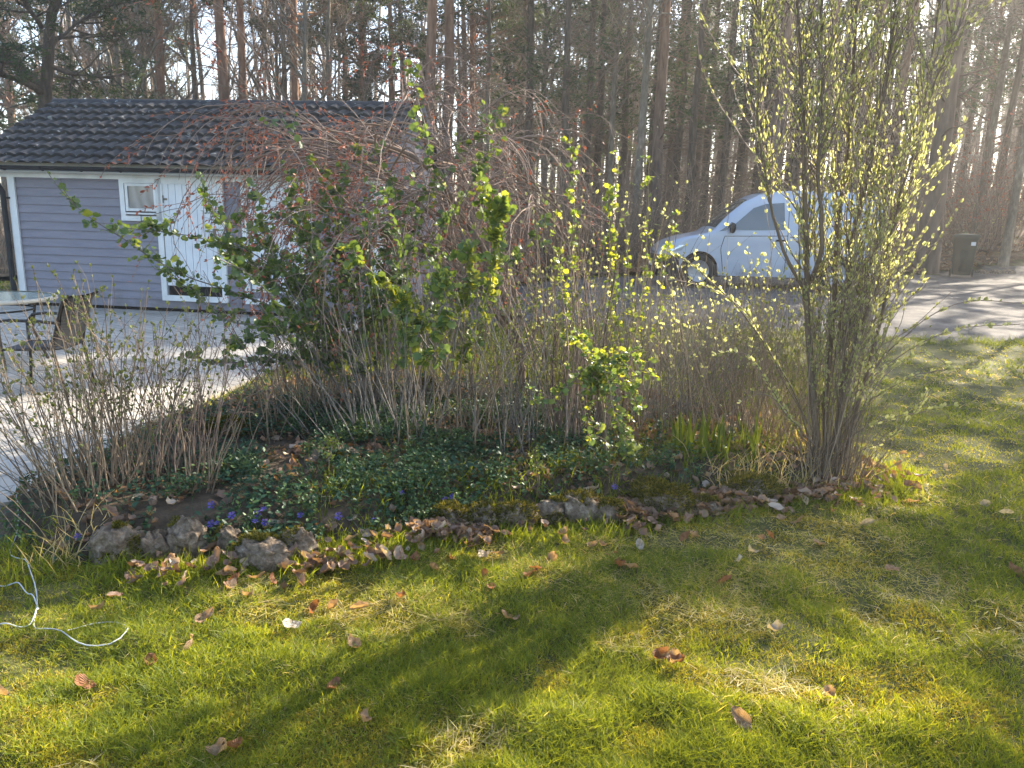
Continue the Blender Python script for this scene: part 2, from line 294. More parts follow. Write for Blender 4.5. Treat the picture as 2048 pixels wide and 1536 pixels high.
# roof: pantile sheets
def roof_pos(x, v):                                                 # v 0 at the front eave .. 1 at the ridge (local front slope)
    run = D/2+OV; return np.stack([x, -OV+v*run, EAVE-.10+v*(RISE+.18)], -1)
b = MB(); NC = 9; cols = int((L+OVL+OVR)/.205); u = np.linspace(-OVL, L+OVR, cols*8+1)
wave = np.abs(np.sin((u+OVL)/.205*math.pi+.35)); wave = .048*wave**.75
sl_ = np.array([0, -(RISE+.18), D/2+OV]); sl_ /= np.linalg.norm(sl_)
rows = []
for c in range(NC):
    for vv, off in ((c/NC, .046), (c/NC+.015/NC, .054), ((c+1)/NC-.02/NC, .004)):
        P_ = roof_pos(u, np.full_like(u, vv)); P_ += np.outer(wave+off, sl_); rows.append(P_)
Rw = np.stack(rows); nr, nu = Rw.shape[:2]; idx = np.arange(nr*nu).reshape(nr, nu)
q = np.stack([idx[:-1, :-1], idx[:-1, 1:], idx[1:, 1:], idx[1:, :-1]], -1).reshape(-1, 4); b.add(Rw.reshape(-1, 3), q)
Rb = Rw.copy(); Rb[:, :, 1] = D-Rb[:, :, 1]; b.add(Rb.reshape(-1, 3), q[:, ::-1])
tm, tn, tl, tb = nmat('weathered_tile'); tc = tn.new('ShaderNodeTexCoord'); n1 = tn.new('ShaderNodeTexNoise'); n1.inputs['Scale'].default_value = 2.0; n1.inputs['Detail'].default_value = 12; n1.inputs['Roughness'].default_value = .7
tl.new(tc.outputs['Object'], n1.inputs['Vector']); r1 = ramp(tn, [(.35, (.010, .010, .011)), (.55, (.022, .021, .021)), (.7, (.06, .052, .045))]); tl.new(n1.outputs['Fac'], r1.inputs[0])
n2 = tn.new('ShaderNodeTexNoise'); n2.inputs['Scale'].default_value = 11; n2.inputs['Detail'].default_value = 6; tl.new(tc.outputs['Object'], n2.inputs['Vector']); r2 = ramp(tn, [(.64, (0, 0, 0)), (.70, (1, 1, 1))]); tl.new(n2.outputs['Fac'], r2.inputs[0])
mx = tn.new('ShaderNodeMixRGB'); tl.new(r2.outputs[0], mx.inputs[0]); tl.new(r1.outputs[0], mx.inputs[1]); mx.inputs[2].default_value = (.24, .25, .24, 1); tl.new(mx.outputs[0], tb.inputs['Base Color']); tb.inputs['Roughness'].default_value = .6; tb.inputs['Specular IOR Level'].default_value = .5
bp = tn.new('ShaderNodeBump'); bp.inputs['Strength'].default_value = .4; bp.inputs['Distance'].default_value = .006; tl.new(n2.outputs['Fac'], bp.inputs['Height']); tl.new(bp.outputs[0], tb.inputs['Normal'])
b.build('roof', tm, shed, False)
b = MB(); n = int((L+OVL+OVR)/.36); rg = EAVE-.10+RISE+.18
for i in range(n):
    x0 = -OVL+i*.36; a_ = np.linspace(0, math.pi, 7)
    for k, (xx, rr_) in enumerate(((x0, .125), (x0+.38, .11))):
        ring = np.stack([np.full(7, xx), D/2-np.cos(a_)*rr_, rg-.02+np.sin(a_)*rr_*.85], -1)
        if k == 0: r0_ = ring
    b.add(np.concatenate([r0_, ring]), np.array([[j, j+1, j+8, j+7] for j in range(6)]))
b.build('ridge_cap', tm, shed)
b = MB(); a_ = np.linspace(math.pi, 2*math.pi, 9)                    # half round gutter
for rr_, z_ in ((.062, 0), (.055, 0)):
    pts = np.stack([np.zeros(9), -OV-.05+np.cos(a_)*rr_, EAVE-.09+np.sin(a_)*rr_], -1)
    b.add(np.concatenate([pts+[-OVL+.03, 0, 0], pts+[L+OVR-.03, 0, 0]]), np.array([[j, j+1, j+10, j+9] for j in range(8)]))
for i in range(11):
    xx = -OVL+.2+i*(L+OVL+OVR-.4)/10; b.tubes(np.stack([np.full(9, xx), -OV-.05+np.cos(a_)*.066, EAVE-.09+np.sin(a_)*.066], -1), .008, 4)
gut = b.build('gutter', M['black'], shed)
b = MB(); b.box((L/2+(OVR-OVL)/2, -.028, EAVE-.135), (L+OVL+OVR-.2, .05, .22)); b.build('fascia', M['white'], shed, False)
b = MB(); b.box((L/2+(OVR-OVL)/2, -.155, EAVE-.165), (L+OVL+OVR-.2, .19, .015)); b.build('soffit', M['white'], shed, False)
for xx in (-OVL-.012, L+OVR+.012):                                   # barge boards
    b = MB()
    for fr in (1, -1):
        y0, y1 = (-OV-.03, D/2) if fr > 0 else (D+OV+.03, D/2)
        z0, z1 = EAVE-.14, rg+.03; v = [(xx-.012, y0, z0-.08), (xx-.012, y1, z1-.12), (xx-.012, y1, z1), (xx-.012, y0, z0+.07)]
        v = v+[(x_+.024, y_, z_) for x_, y_, z_ in v]; b.add(v, np.array([[0, 1, 2, 3], [7, 6, 5, 4], [0, 4, 5, 1], [3, 2, 6, 7], [0, 3, 7, 4]]))
    b.build('barge_board', noisemat('slate_blue_board', [(.3, (.10, .115, .14)), (.7, (.14, .155, .19))], 3, .5, .1), shed, False)
for xx in (.045, L-.05):
    b = MB(); b.box((xx, -.032, 1.12), (.105, .03, 2.1)); b.box((xx-(.045+.02) if xx < 1 else xx+.07, .03, 1.12), (.03, .12, 2.1)); b.build('corner_board', M['white'], shed, False)
# down pipe, left corner
b = MB(); P_ = np.array([(-.42, -.32, EAVE-.16), (-.40, -.30, EAVE-.24), (-.28, -.15, EAVE-.31), (-.14, -.09, EAVE-.36), (-.09, -.075, EAVE-.47), (-.085, -.075, 1.2), (-.08, -.075, .1)])
b.tubes(P_, .042, 10); b.box((-.06, -.05, 1.7), (.13, .03, .03)); b.build('down_pipe', M['black'], shed)
def plank_door(s0, s1, z0, z1, name='door', n=8):
    b = MB(); wpl = (s1-s0)/n
    for i in range(n): b.box((s0+(i+.5)*wpl, -.035, (z0+z1)/2), (wpl-.007, .03, z1-z0))
    b.box(((s0+s1)/2, -.022, (z0+z1)/2), (s1-s0-.005, .02, z1-z0-.01)); return b.build(name, M['whitedoor'], shed, False)
def frame(s0, s1, z0, z1, wd, name, parent=shed, bottom=True, y=-.045, t=.045):
    b = MB(); b.box((s0-wd/2, y, (z0+z1)/2), (wd, t, z1-z0)); b.box((s1+wd/2, y, (z0+z1)/2), (wd, t, z1-z0))
    b.box(((s0+s1)/2, y, z1+wd/2), (s1-s0+2*wd, t, wd))
    if bottom: b.box(((s0+s1)/2, y, z0-wd/2), (s1-s0+2*wd, t, wd))
    return b.build(name, M['white'], parent, False)
TOP = EAVE-.22
s0, _ = fac(332, 480); s1, _ = fac(446, 480); _, zb = fac(390, 572); _, zs = fac(390, 598)
d1 = plank_door(s0+.01, s1-.03, zb, TOP-.06); frame(s0, s1-.02, zs+.05, TOP-.075, .085, 'door_frame')
b = MB(); b.box(((s0+s1)/2, -.03, (zb+zs)/2+.02), (s1-s0-.06, .02, zb-zs-.06)); b.build('doorway_gap', M['dark'], shed, False)
for zz in (TOP-.3, .75):
    b = MB(); b.box((s0+.03, -.057, zz), (.02, .012, .11)); b.box((s0+.06, -.055, zz), (.07, .008, .03)); b.build('hinge', M['bark_grey'], d1, False)
b = MB(); b.box((s1-.1, -.058, 1.25), (.035, .012, .15)); b.tubes(np.array([(s1-.1, -.06, 1.28), (s1-.1, -.095, 1.28), (s1-.2, -.097, 1.28)]), .009, 6); b.build('handle', M['bark_grey'], d1, False)
t0, _ = fac(500, 480); t1, _ = fac(618, 480)
d2 = plank_door(t0+.02, t1-.02, zb-.05, TOP-.06); frame(t0, t1, zs+.05, TOP-.075, .085, 'door_frame')
b = MB(); b.box((t1-.12, -.058, 1.25), (.035, .012, .15)); b.tubes(np.array([(t1-.12, -.06, 1.28), (t1-.12, -.095, 1.28), (t1-.22, -.097, 1.28)]), .009, 6); b.build('handle', M['bark_grey'], d2, False)
# window
w0, _ = fac(246, 400); w1, _ = fac(328, 400); _, wz = fac(285, 440)
win = frame(w0+.07, w1-.06, wz+.06, TOP-.075, .075, 'window')
b = MB(); cz = (wz+.13+TOP-.08)/2; hz = TOP-.08-wz-.13; b.box(((w0+w1)/2, -.05, cz), (w1-w0-.2, .008, hz-.04))
gm, gn, gl, gb = nmat('window_glass_with_net_curtain'); tc = gn.new('ShaderNodeTexCoord'); wv = gn.new('ShaderNodeTexWave'); wv.inputs['Scale'].default_value = 2; wv.inputs['Distortion'].default_value = 6; gl.new(tc.outputs['Object'], wv.inputs[0])
gr = ramp(gn, [(0, (.16, .16, .165)), (1, (.25, .25, .255))]); gl.new(wv.outputs['Fac'], gr.inputs[0]); gl.new(gr.outputs[0], gb.inputs['Base Color']); gb.inputs['Roughness'].default_value = .08; gb.inputs['Coat Weight'].default_value = .6
b.build('pane', gm, win, False)
b = MB(); a0, a1, z0, z1 = w0+.09, w1-.08, wz+.13, TOP-.08
for c_, s_ in ((((a0+a1)/2, -.06, z1-.02), (a1-a0, .03, .04)), (((a0+a1)/2, -.06, z0+.02), (a1-a0, .03, .04)), ((a0+.02, -.06, (z0+z1)/2), (.04, .03, z1-z0-.08)), ((a1-.02, -.06, (z0+z1)/2), (.04, .03, z1-z0-.08))): b.box(c_, s_)
b.box(((a0+a1)/2, -.075, wz+.095), (a1-a0+.02, .06, .025)); b.build('sash', M['white'], win, False)
b = MB(); b.tubes(np.array([((a0+a1)/2, -.09, wz+.15), ((a0+a1)/2+.003, -.1, wz+.08), ((a0+a1)/2, -.1, wz-.03)]), .006, 5); b.build('latch_cord', M['black'], win)

# ------------------------------------------------------------------ van
def build_van(loc, rz):
    van = thing('parked_van', 'white panel van with dark front bumper parked on the gravel beyond the shrubs', 'van', loc, rz)
    NX, NZ = 110, 16; X = np.linspace(0, 4.4, NX)
    top = np.interp(X, [0, .06, .18, .5, .95, 1.08, 1.35, 1.65, 1.95, 2.3, 2.8, 4.1, 4.3, 4.4], [.62, .74, .84, .95, 1.04, 1.11, 1.39, 1.63, 1.775, 1.835, 1.86, 1.85, 1.83, 1.76])
    bot = np.full(NX, .24)
    for cx in (.82, 3.55):
        d = np.abs(X-cx); bot = np.where(d < .39, np.maximum(bot, .30+np.sqrt(np.clip(.39**2-d**2, 0, None))), bot)
    def halfw(x, z):
        w_ = .86-.0*z; w_ = w_-.035*np.clip((.55-z)/.3, 0, 1)**2-.16*np.clip((z-1.0)/.85, 0, 1)**1.3
        w_ = w_-.30*np.clip((.45-x)/.45, 0, 1)**2.2-.05*np.clip((x-4.2)/.2, 0, 1)**2; return w_
    tt = np.linspace(0, 1, NZ); Z = bot[:, None]+(top-bot)[:, None]*tt[None]; Wd = halfw(X[:, None], Z)
    rnd_ = np.clip((tt-.9)/.1, 0, 1)[None]; Wd = Wd-.07*rnd_**2
    side = np.stack([np.broadcast_to(X[:, None], Z.shape), Wd, Z], -1)
    idx = np.arange(NX*NZ).reshape(NX, NZ); q = np.stack([idx[:-1, :-1], idx[1:, :-1], idx[1:, 1:], idx[:-1, 1:]], -1).reshape(-1, 4)
    b = MB(); b.add(side.reshape(-1, 3), q[:, ::-1]); sm = side.copy(); sm[:, :, 1] *= -1; b.add(sm.reshape(-1, 3), q)
    K = 9; kk = np.linspace(-1, 1, K); crown = .03*(1-kk**2)
    tp = np.stack([np.broadcast_to(X[:, None], (NX, K)), Wd[:, -1:]*kk[None], top[:, None]+crown[None]], -1); idx = np.arange(NX*K).reshape(NX, K)
    b.add(tp.reshape(-1, 3), np.stack([idx[:-1, :-1], idx[1:, :-1], idx[1:, 1:], idx[:-1, 1:]], -1).reshape(-1, 4))
    bo = np.stack([np.broadcast_to(X[:, None], (NX, 2)), np.stack([-Wd[:, 0], Wd[:, 0]], -1), np.stack([bot, bot], -1)], -1); idx = np.arange(NX*2).reshape(NX, 2)
    b.add(bo.reshape(-1, 3), np.stack([idx[:-1, 0], idx[:-1, 1], idx[1:, 1], idx[1:, 0]], -1))
    for i in (0, NX-1):
        l_ = side[i]; r_ = sm[i]; b.add(np.concatenate([l_, r_]), np.array([[j, j+1, j+1+NZ, j+NZ] for j in range(NZ-1)]))
    paint, pn_, pl_, pb_ = nmat('shaded_white_paint'); pb_.inputs['Base Color'].default_value = (.68, .72, .80, 1); pb_.inputs['Roughness'].default_value = .3; pb_.inputs['Coat Weight'].default_value = .7
    nz = pn_.new('ShaderNodeTexNoise'); nz.inputs['Scale'].default_value = 3; rr_ = ramp(pn_, [(.3, (.35, .40, .49)), (.65, (.44, .49, .57))]); pl_.new(nz.outputs['Fac'], rr_.inputs[0]); pl_.new(rr_.outputs[0], pb_.inputs['Base Color'])  # white paint darkened and blued: the van's shade is put into its colour
    add_splash(paint, .45, (.16, .14, .12)); body = b.build('body', paint, van)
    glass = bpy.data.materials.new('van_glass'); glass.use_nodes = True; g = glass.node_tree.nodes['Principled BSDF']; g.inputs['Base Color'].default_value = (.05, .08, .10, 1); g.inputs['Roughness'].default_value = .05; g.inputs['Coat Weight'].default_value = 1
    def panel(poly, sgn, off, name, mt, parent=van):
        poly = np.array(poly, float); n_ = len(poly); c_ = poly.mean(0); b = MB()
        rings = [c_+(poly-c_)*k for k in (1, .66, .33)]; vv = np.concatenate(rings+[c_[None]])
        w_ = halfw(vv[:, 0], vv[:, 1])+off; V = np.stack([vv[:, 0], sgn*w_, vv[:, 1]], -1)
        f4 = [[k*n_+i, k*n_+(i+1) % n_, (k+1)*n_+(i+1) % n_, (k+1)*n_+i] for k in range(2) for i in range(n_)]; f3 = [[2*n_+i, 2*n_+(i+1) % n_, 3*n_] for i in range(n_)]
        b.add(V, [np.array(f4), np.array(f3)]); return b.build(name, mt, parent)
    for s_ in (1, -1):
        panel([(1.36, 1.10), (1.50, 1.24), (1.82, 1.52), (2.05, 1.60), (2.42, 1.63), (2.46, 1.13), (1.9, 1.11)], s_, .006, 'side_window', glass)
        panel([(1.16, 1.07), (1.30, 1.09), (1.45, 1.235), (1.40, 1.25), (1.25, 1.13)], s_, .006, 'quarter_window', glass)
        seam = MB()
        for ln in ([(1.28, .98), (1.22, .75), (1.30, .32)], [(2.52, 1.66), (2.52, .32)], [(1.28, .985), (2.52, 1.02)], [(2.56, 1.0), (3.9, .98)], [(3.2, .32), (3.2, .30)]):
            l_ = np.array(ln); t_ = np.linspace(0, 1, 12); xs_ = np.interp(t_, np.linspace(0, 1, len(l_)), l_[:, 0]); zs_ = np.interp(t_, np.linspace(0, 1, len(l_)), l_[:, 1])
            seam.tubes(np.stack([xs_, s_*(halfw(xs_, zs_)+.001), zs_], -1), .006, 4)
        seam.build('door_seam', M['dark'], van)
        hb = MB(); hb.box((2.38, s_*.885, .93), (.17, .03, .035)); hb.build('door_handle', M['black'], van)
        lm = bpy.data.materials.new('headlight_lens'); lm.use_nodes = True; lb = lm.node_tree.nodes['Principled BSDF']; lb.inputs['Base Color'].default_value = (.7, .74, .78, 1); lb.inputs['Roughness'].default_value = .08; lb.inputs['Metallic'].default_value = .5
        panel([(.07, .58), (.10, .70), (.42, .80), (.52, .80), (.45, .70), (.2, .60)], s_, .012, 'headlight', lm)
        mb = MB(); u_, v_ = np.meshgrid(np.linspace(0, 2*math.pi, 11), np.linspace(0, math.pi, 7), indexing='ij')
        S = np.stack([1.40+.06*np.cos(u_)*np.sin(v_), s_*(.99+.10*np.sin(u_)*np.sin(v_)), 1.14+.10*np.cos(v_)], -1); idx = np.arange(77).reshape(11, 7)
        mb.add(S.reshape(-1, 3), np.stack([idx[:-1, :-1], idx[1:, :-1], idx[1:, 1:], idx[:-1, 1:]], -1).reshape(-1, 4)); mb.box((1.40, s_*.90, 1.08), (.05, .12, .05)); mb.build('side_mirror', M['black'], van)
    # windscreen on the sloping top
    b = MB(); xx = np.linspace(1.10, 1.72, 8); K = 9
    tz = np.interp(xx, X, top); ww = np.interp(xx, X, Wd[:, -1])-.05; V = np.stack([np.broadcast_to(xx[:, None], (8, K)), ww[:, None]*kk[None], tz[:, None]+crown[None]+.008], -1)
    idx = np.arange(8*K).reshape(8, K); b.add(V.reshape(-1, 3), np.stack([idx[:-1, :-1], idx[1:, :-1], idx[1:, 1:], idx[:-1, 1:]], -1).reshape(-1, 4)); b.build('windscreen', glass, van)
    # dark bumper wrapped round the nose
    b = MB(); yy = np.linspace(-1, 1, 25)
    path = [(x_, -1) for x_ in np.linspace(.42, .0, 8)]+[(0, k) for k in np.linspace(-.9, .9, 9)]+[(x_, 1) for x_ in np.linspace(.0, .42, 8)]
    rows = []
    for z_, o_ in ((.20, .0), (.24, .03), (.42, .035), (.57, .03), (.60, .0)):
        rows.append([(x_-(o_ if abs(k) < 1 else 0)-.01, k*(float(halfw(x_, z_))+o_) if abs(k) == 1 else k*(float(halfw(0, z_))+o_), z_) for x_, k in path])
    V = np.array(rows); nr, nu = V.shape[:2]; idx = np.arange(nr*nu).reshape(nr, nu); b.add(V.reshape(-1, 3), np.stack([idx[:-1, :-1], idx[1:, :-1], idx[1:, 1:], idx[:-1, 1:]], -1).reshape(-1, 4))
    b.build('front_bumper', M['black'], van)
    b = MB(); b.box((-.045, 0, .42), (.01, .48, .11)); b.build('number_plate', M['white'], van, False)
    for s_ in (1, -1):
        for cx in (.82, 3.55):
            tb_ = MB(); a_ = np.linspace(0, 2*math.pi, 29); rp = [(.0, .20), (.30, .20), (.325, .17), (.325, .02), (.30, 0), (.22, .0), (.21, .02)]
            V = np.array([[(cx+r_*math.cos(t_), s_*(.66+y_), .315+r_*math.sin(t_)) for r_, y_ in [(.0, .0), (.30, .0), (.325, .02), (.325, .18), (.30, .20), (.215, .20), (.21, .18)]] for t_ in a_]); k_ = V.shape[1]; idx = np.arange(29*k_).reshape(29, k_)
            tb_.add(V.reshape(-1, 3), np.stack([idx[:-1, :-1], idx[1:, :-1], idx[1:, 1:], idx[:-1, 1:]], -1).reshape(-1, 4)); wh = tb_.build('wheel', noisemat('tyre_rubber', [(.3, (.015, .015, .016)), (.7, (.03, .03, .03))], 8, .8, .2), van)
            rb = MB(); V = np.array([[(cx+r_*math.cos(t_), s_*(.66+y_), .315+r_*math.sin(t_)) for r_, y_ in [(.21, .17), (.19, .17), (.17, .14), (.06, .16), (.0, .165)]] for t_ in a_]); idx = np.arange(29*5).reshape(29, 5)
            rb.add(V.reshape(-1, 3), np.stack([idx[:-1, :-1], idx[1:, :-1], idx[1:, 1:], idx[:-1, 1:]], -1).reshape(-1, 4))
            for k in range(9):
                t_ = k*2*math.pi/9; rb.box((cx+.13*math.cos(t_), s_*.825, .315+.13*math.sin(t_)), (.02, .012, .02))
            rb.build('rim', noisemat('grey_hub', [(.3, (.3, .31, .33)), (.7, (.4, .41, .43))], 4, .4, 0, metal=.5), wh)
            ab = MB(); th = np.linspace(0, math.pi, 19); ab_ = np.array([[(cx+.385*math.cos(t_), s_*y_, .30+.385*math.sin(t_)) for y_ in (.55, .85)] for t_ in th]); idx = np.arange(38).reshape(19, 2)
            ab.add(ab_.reshape(-1, 3), np.stack([idx[:-1, 0], idx[1:, 0], idx[1:, 1], idx[:-1, 1]], -1)); ab.add(np.concatenate([ab_[:, 0], [[cx, s_*.55, .30]]]), np.array([[i, i+1, 19] for i in range(18)])); ab.build('wheel_arch', M['dark'], van)
    return van
VY = 14.6
vp = at(1300, 540, VY); vz = float(H(5, 15.2))+.02
build_van((vp[0]+.17, 15.3, vz), R_(-3)).scale = (.94, .97, .99)

# ------------------------------------------------------------------ wheelie bins
def build_bin(loc, rz, label, dark=False):
    t = thing('wheelie_bin', label, 'bin', loc, rz)
    gm_ = noisemat('green_bin_plastic', [(.3, (.010, .020, .016)), (.7, (.016, .03, .024))], 4, .6, .1, spec=.2)
    b = MB(); rings = []
    for z_, w_, d_ in ((.06, .42, .46), (.10, .44, .50), (.5, .50, .58), (.93, .55, .66), (.95, .585, .70), (1.0, .585, .70)):
        ring = []
        for k in range(16):
            a_ = k*math.pi/8; c_, s_ = math.cos(a_), math.sin(a_); e = .35; ring.append((w_/2*np.sign(c_)*abs(c_)**e, d_/2*np.sign(s_)*abs(s_)**e, z_))
        rings.append(ring)
    V = np.array(rings); nr = len(V); b.add(V.reshape(-1, 3), np.array([[i*16+j, i*16+(j+1) % 16, (i+1)*16+(j+1) % 16, (i+1)*16+j] for i in range(nr-1) for j in range(16)]))
    b.add(V[0], np.array([list(range(16))[::-1]])); b.box((0, -.29, .5), (.16, .03, .7), taper=1.0); b.build('bin_body', gm_, t, True)
    b = MB(); rings = []
    for z_, s_ in ((1.0, 1.03), (1.025, 1.04), (1.05, .98), (1.075, .8), (1.085, .4)): rings.append(V[-1][:, :]*[s_, s_, 0]+[0, 0, z_])
    V2 = np.array(rings); b.add(V2.reshape(-1, 3), np.array([[i*16+j, i*16+(j+1) % 16, (i+1)*16+(j+1) % 16, (i+1)*16+j] for i in range(4) for j in range(16)])); b.add(V2[-1], np.array([list(range(16))])); b.build('lid', gm_, t)
    b = MB(); b.tubes(np.array([(-.24, .35, .97), (-.2, .41, 1.0), (.2, .41, 1.0), (.24, .35, .97)]), .016, 6); b.build('handle', gm_, t)
    for s_ in (-1, 1):
        b = MB(); a_ = np.linspace(0, 2*math.pi, 17); V = np.array([[(s_*x_, .24+r_*math.cos(q_), .1+r_*math.sin(q_)) for x_, r_ in ((.22, 0), (.22, .1), (.27, .1), (.27, 0))] for q_ in a_]); idx = np.arange(68).reshape(17, 4)
        b.add(V.reshape(-1, 3), np.stack([idx[:-1, :-1], idx[1:, :-1], idx[1:, 1:], idx[:-1, 1:]], -1).reshape(-1, 4)); b.build('wheel', M['black'], t)
    b = MB(); b.box((.17, -.347, .84), (.10, .012, .09)); b.build('sticker', M['white'], t, False)
    return t
for (px, lab) in ((1923, 'dark green wheelie bin with small white sticker at the far edge of drive'),):
    Yb = 20.5; p = at(px, 540, Yb); build_bin((p[0], Yb, float(H(p[0], Yb))+.02), R_(-30), lab).scale = (1.06, 1.06, 1.06)

# ------------------------------------------------------------------ table and chair
tx = at(-14, 600, 7.3)
tab = thing('garden_table', 'round green glass garden table with cream rim on thin dark legs', 'table', (tx[0]-.06, 7.3, .035)); tab.scale = (1, 1, .90)
b = MB(); a_ = np.linspace(0, 2*math.pi, 49)
def rev(b, prof_, a_=a_):
    V = np.array([[(r_*math.cos(t_), r_*math.sin(t_), z_) for r_, z_ in prof_] for t_ in a_]); k_ = len(prof_); idx = np.arange(len(a_)*k_).reshape(len(a_), k_)
    b.add(V.reshape(-1, 3), np.stack([idx[:-1, :-1], idx[1:, :-1], idx[1:, 1:], idx[:-1, 1:]], -1).reshape(-1, 4))
rev(b, [(0, .735), (.2, .735), (.56, .735)]); rev(b, [(.56, .715), (0, .715)])
b.build('tabletop', noisemat('frosted_green_glass', [(.3, (.20, .27, .24)), (.7, (.27, .34, .30))], 5, .18, .05), tab)
b = MB(); rev(b, [(.56, .742), (.585, .74), (.60, .725), (.60, .705), (.575, .70), (.56, .712)]); b.build('rim', noisemat('cream_rim', [(.3, (.42, .39, .31)), (.7, (.55, .5, .4))], 5, .5, .1), tab)
for k in range(4):
    q_ = R_(45+90*k); b = MB(); c_, s_ = math.cos(q_), math.sin(q_)
    b.tubes(np.array([(.3*c_, .3*s_, .70), (.40*c_, .40*s_, .62), (.36*c_, .36*s_, .35), (.47*c_, .47*s_, 0)]), .014, 7, cap=True); b.build('leg', M['bark_dark'], tab)
b = MB(); rev(b, [(.38, .60), (.39, .61), (.40, .60), (.39, .59), (.38, .60)]); b.build('leg_ring', M['black'], tab)
CX = at(150, 800, 6.1)[0]
ch = thing('garden_chair', 'black mesh garden chair with curved armrests facing the round table', 'chair', (CX-.32, 6.22, .035), R_(182)); ch.scale = (.93, .93, .93)
met = noisemat('dark_brown_metal', [(.3, (.018, .014, .012)), (.7, (.035, .028, .024))], 8, .4, .1)
mm, mn, ml, mbs = nmat('black_mesh_sling'); tc = mn.new('ShaderNodeTexCoord'); ck = mn.new('ShaderNodeTexWave'); ck.inputs['Scale'].default_value = 60; ml.new(tc.outputs['Object'], ck.inputs[0]); rr = ramp(mn, [(.2, (.008, .009, .01)), (.8, (.024, .026, .03))]); ml.new(ck.outputs['Fac'], rr.inputs[0]); ml.new(rr.outputs[0], mbs.inputs['Base Color']); mbs.inputs['Roughness'].default_value = .6
def strip(path, w_, th, name, nb=5):
    P_ = np.array(path); n_ = len(P_); b = MB(); t_ = np.gradient(P_, axis=0); nn = np.stack([-t_[:, 1], t_[:, 0]], -1); nn /= np.linalg.norm(nn, axis=1, keepdims=True)
    for sgn in (0, 1):
        V = np.array([[(P_[i, 0]+nn[i, 0]*th*sgn, y_, P_[i, 1]+nn[i, 1]*th*sgn-.012*(1-(2*y_/w_)**2)) for y_ in np.linspace(-w_/2, w_/2, nb)] for i in range(n_)]); idx = np.arange(n_*nb).reshape(n_, nb); b.add(V.reshape(-1, 3), np.stack([idx[:-1, :-1], idx[1:, :-1], idx[1:, 1:], idx[:-1, 1:]], -1).reshape(-1, 4))
    return b.build(name, mm, ch)
strip([(-.27, .43), (-.2, .445), (0, .43), (.2, .42), (.26, .415)][::-1], .46, .012, 'seat')
strip([(-.235, .46), (-.30, .60), (-.33, .75), (-.38, .86), (-.43, .90)], .46, .02, 'backrest')
for s_ in (-1, 1):
    y_ = .245*s_
    b = MB(); b.tubes(np.array([(-.43, y_, .90), (-.37, y_, .85), (-.32, y_, .70), (-.27, y_, .52), (-.25, y_, .42), (-.29, y_, .2), (-.34, y_, 0)]), .014, 7, cap=True); b.build('back_leg', met, ch)
    b = MB(); b.tubes(np.array([(-.33, y_*1.04, .66), (-.15, y_*1.08, .675), (.08, y_*1.1, .68), (.2, y_*1.1, .665), (.255, y_*1.08, .60), (.25, y_*1.04, .46), (.24, y_, .38), (.25, y_, .18), (.27, y_, 0)]), .014, 7, cap=True); b.build('armrest', met, ch)
    b = MB(); b.tubes(np.array([(-.25, y_, .43), (0, y_, .42), (.25, y_, .415)]), .012, 6); b.build('seat_rail', met, ch)

# ------------------------------------------------------------------ plant growing helpers
def unit(v): return v/(np.linalg.norm(v, axis=-1, keepdims=True)+1e-9)
def grow(r, starts, dirs, lens, n=6, wig=.1, grav=0.0, gpow=0):
    B = len(starts); P = np.zeros((B, n, 3)); P[:, 0] = starts; d = unit(np.array(dirs, float)); st = (np.asarray(lens)/(n-1))[:, None] if np.ndim(lens) else np.full((B, 1), lens/(n-1))
    for k in range(1, n):
        d = unit(d+wig*r.normal(size=(B, 3))+np.array([0, 0, 1])*grav*(k/n if gpow else 1)); P[:, k] = P[:, k-1]+d*st
    return P
def pick(r, P, K, lo=.2, hi=1.0, idx=None):                          # K random points on branches P with tangents
    B, N, _ = P.shape; i = r.integers(0, B, K) if idx is None else idx; t = (lo+(hi-lo)*r.random(K))*(N-1); k = np.minimum(t.astype(int), N-2); f = (t-k)[:, None]
    return P[i, k]*(1-f)+P[i, k+1]*f, unit(P[i, k+1]-P[i, k]), i, t/(N-1)
def rv(r, K): return unit(r.normal(size=(K, 3)))
def spread_dir(r, tan, amt): return unit(tan+amt*rv(r, len(tan)))
LV_blade = (np.array([(-.5, 0, 0), (.5, 0, 0), (-.38, .5, .02), (.38, .5, .02), (0, 1, .0)]), [np.array([[0, 1, 3, 2]]), np.array([[2, 3, 4]])])
def lobed(n=13, cup=.12):
    v = [(0, .12, 0)]
    for k in range(n):
        a_ = R_(-150+300*k/(n-1)); rr_ = (.5 if k % 2 else .40)+.12*math.cos(a_*.5); rr_ *= (1.0+.12*math.cos(a_)); v.append((rr_*math.sin(a_), .38+rr_*math.cos(a_)*.95, cup*(rr_*2)**2*(.6+.5*math.cos(3*a_))))
    return np.array(v), [np.array([[0, i, i+1] for i in range(1, n)])]
LV_currant = lobed()
LV_small = (np.array([(0, 0, 0), (.28, .35, .07), (0, .45, 0), (-.28, .35, .07), (.2, .75, .03), (0, 1, -.06), (-.2, .75, .03)]), [np.array([[0, 1, 4, 2], [0, 2, 6, 3]]), np.array([[2, 4, 5], [2, 5, 6]])])
def polyspline(pts, n=24, r=None, wob=.0):
    P = np.array(pts, float); d = np.concatenate([[0], np.cumsum(np.linalg.norm(np.diff(P, axis=0), axis=1))]); t = np.linspace(0, d[-1], n); Q = np.stack([np.interp(t, d, P[:, k]) for k in range(3)], -1)
    for _ in range(2): Q[1:-1] = .25*Q[:-2]+.5*Q[1:-1]+.25*Q[2:]
    if r is not None and wob: Q[1:] += wob*np.cumsum(r.normal(size=(n-1, 3)), axis=0)*.3
    return Q
def local(obj_loc, mb):
    for v_ in mb.V: v_ -= np.asarray(obj_loc)

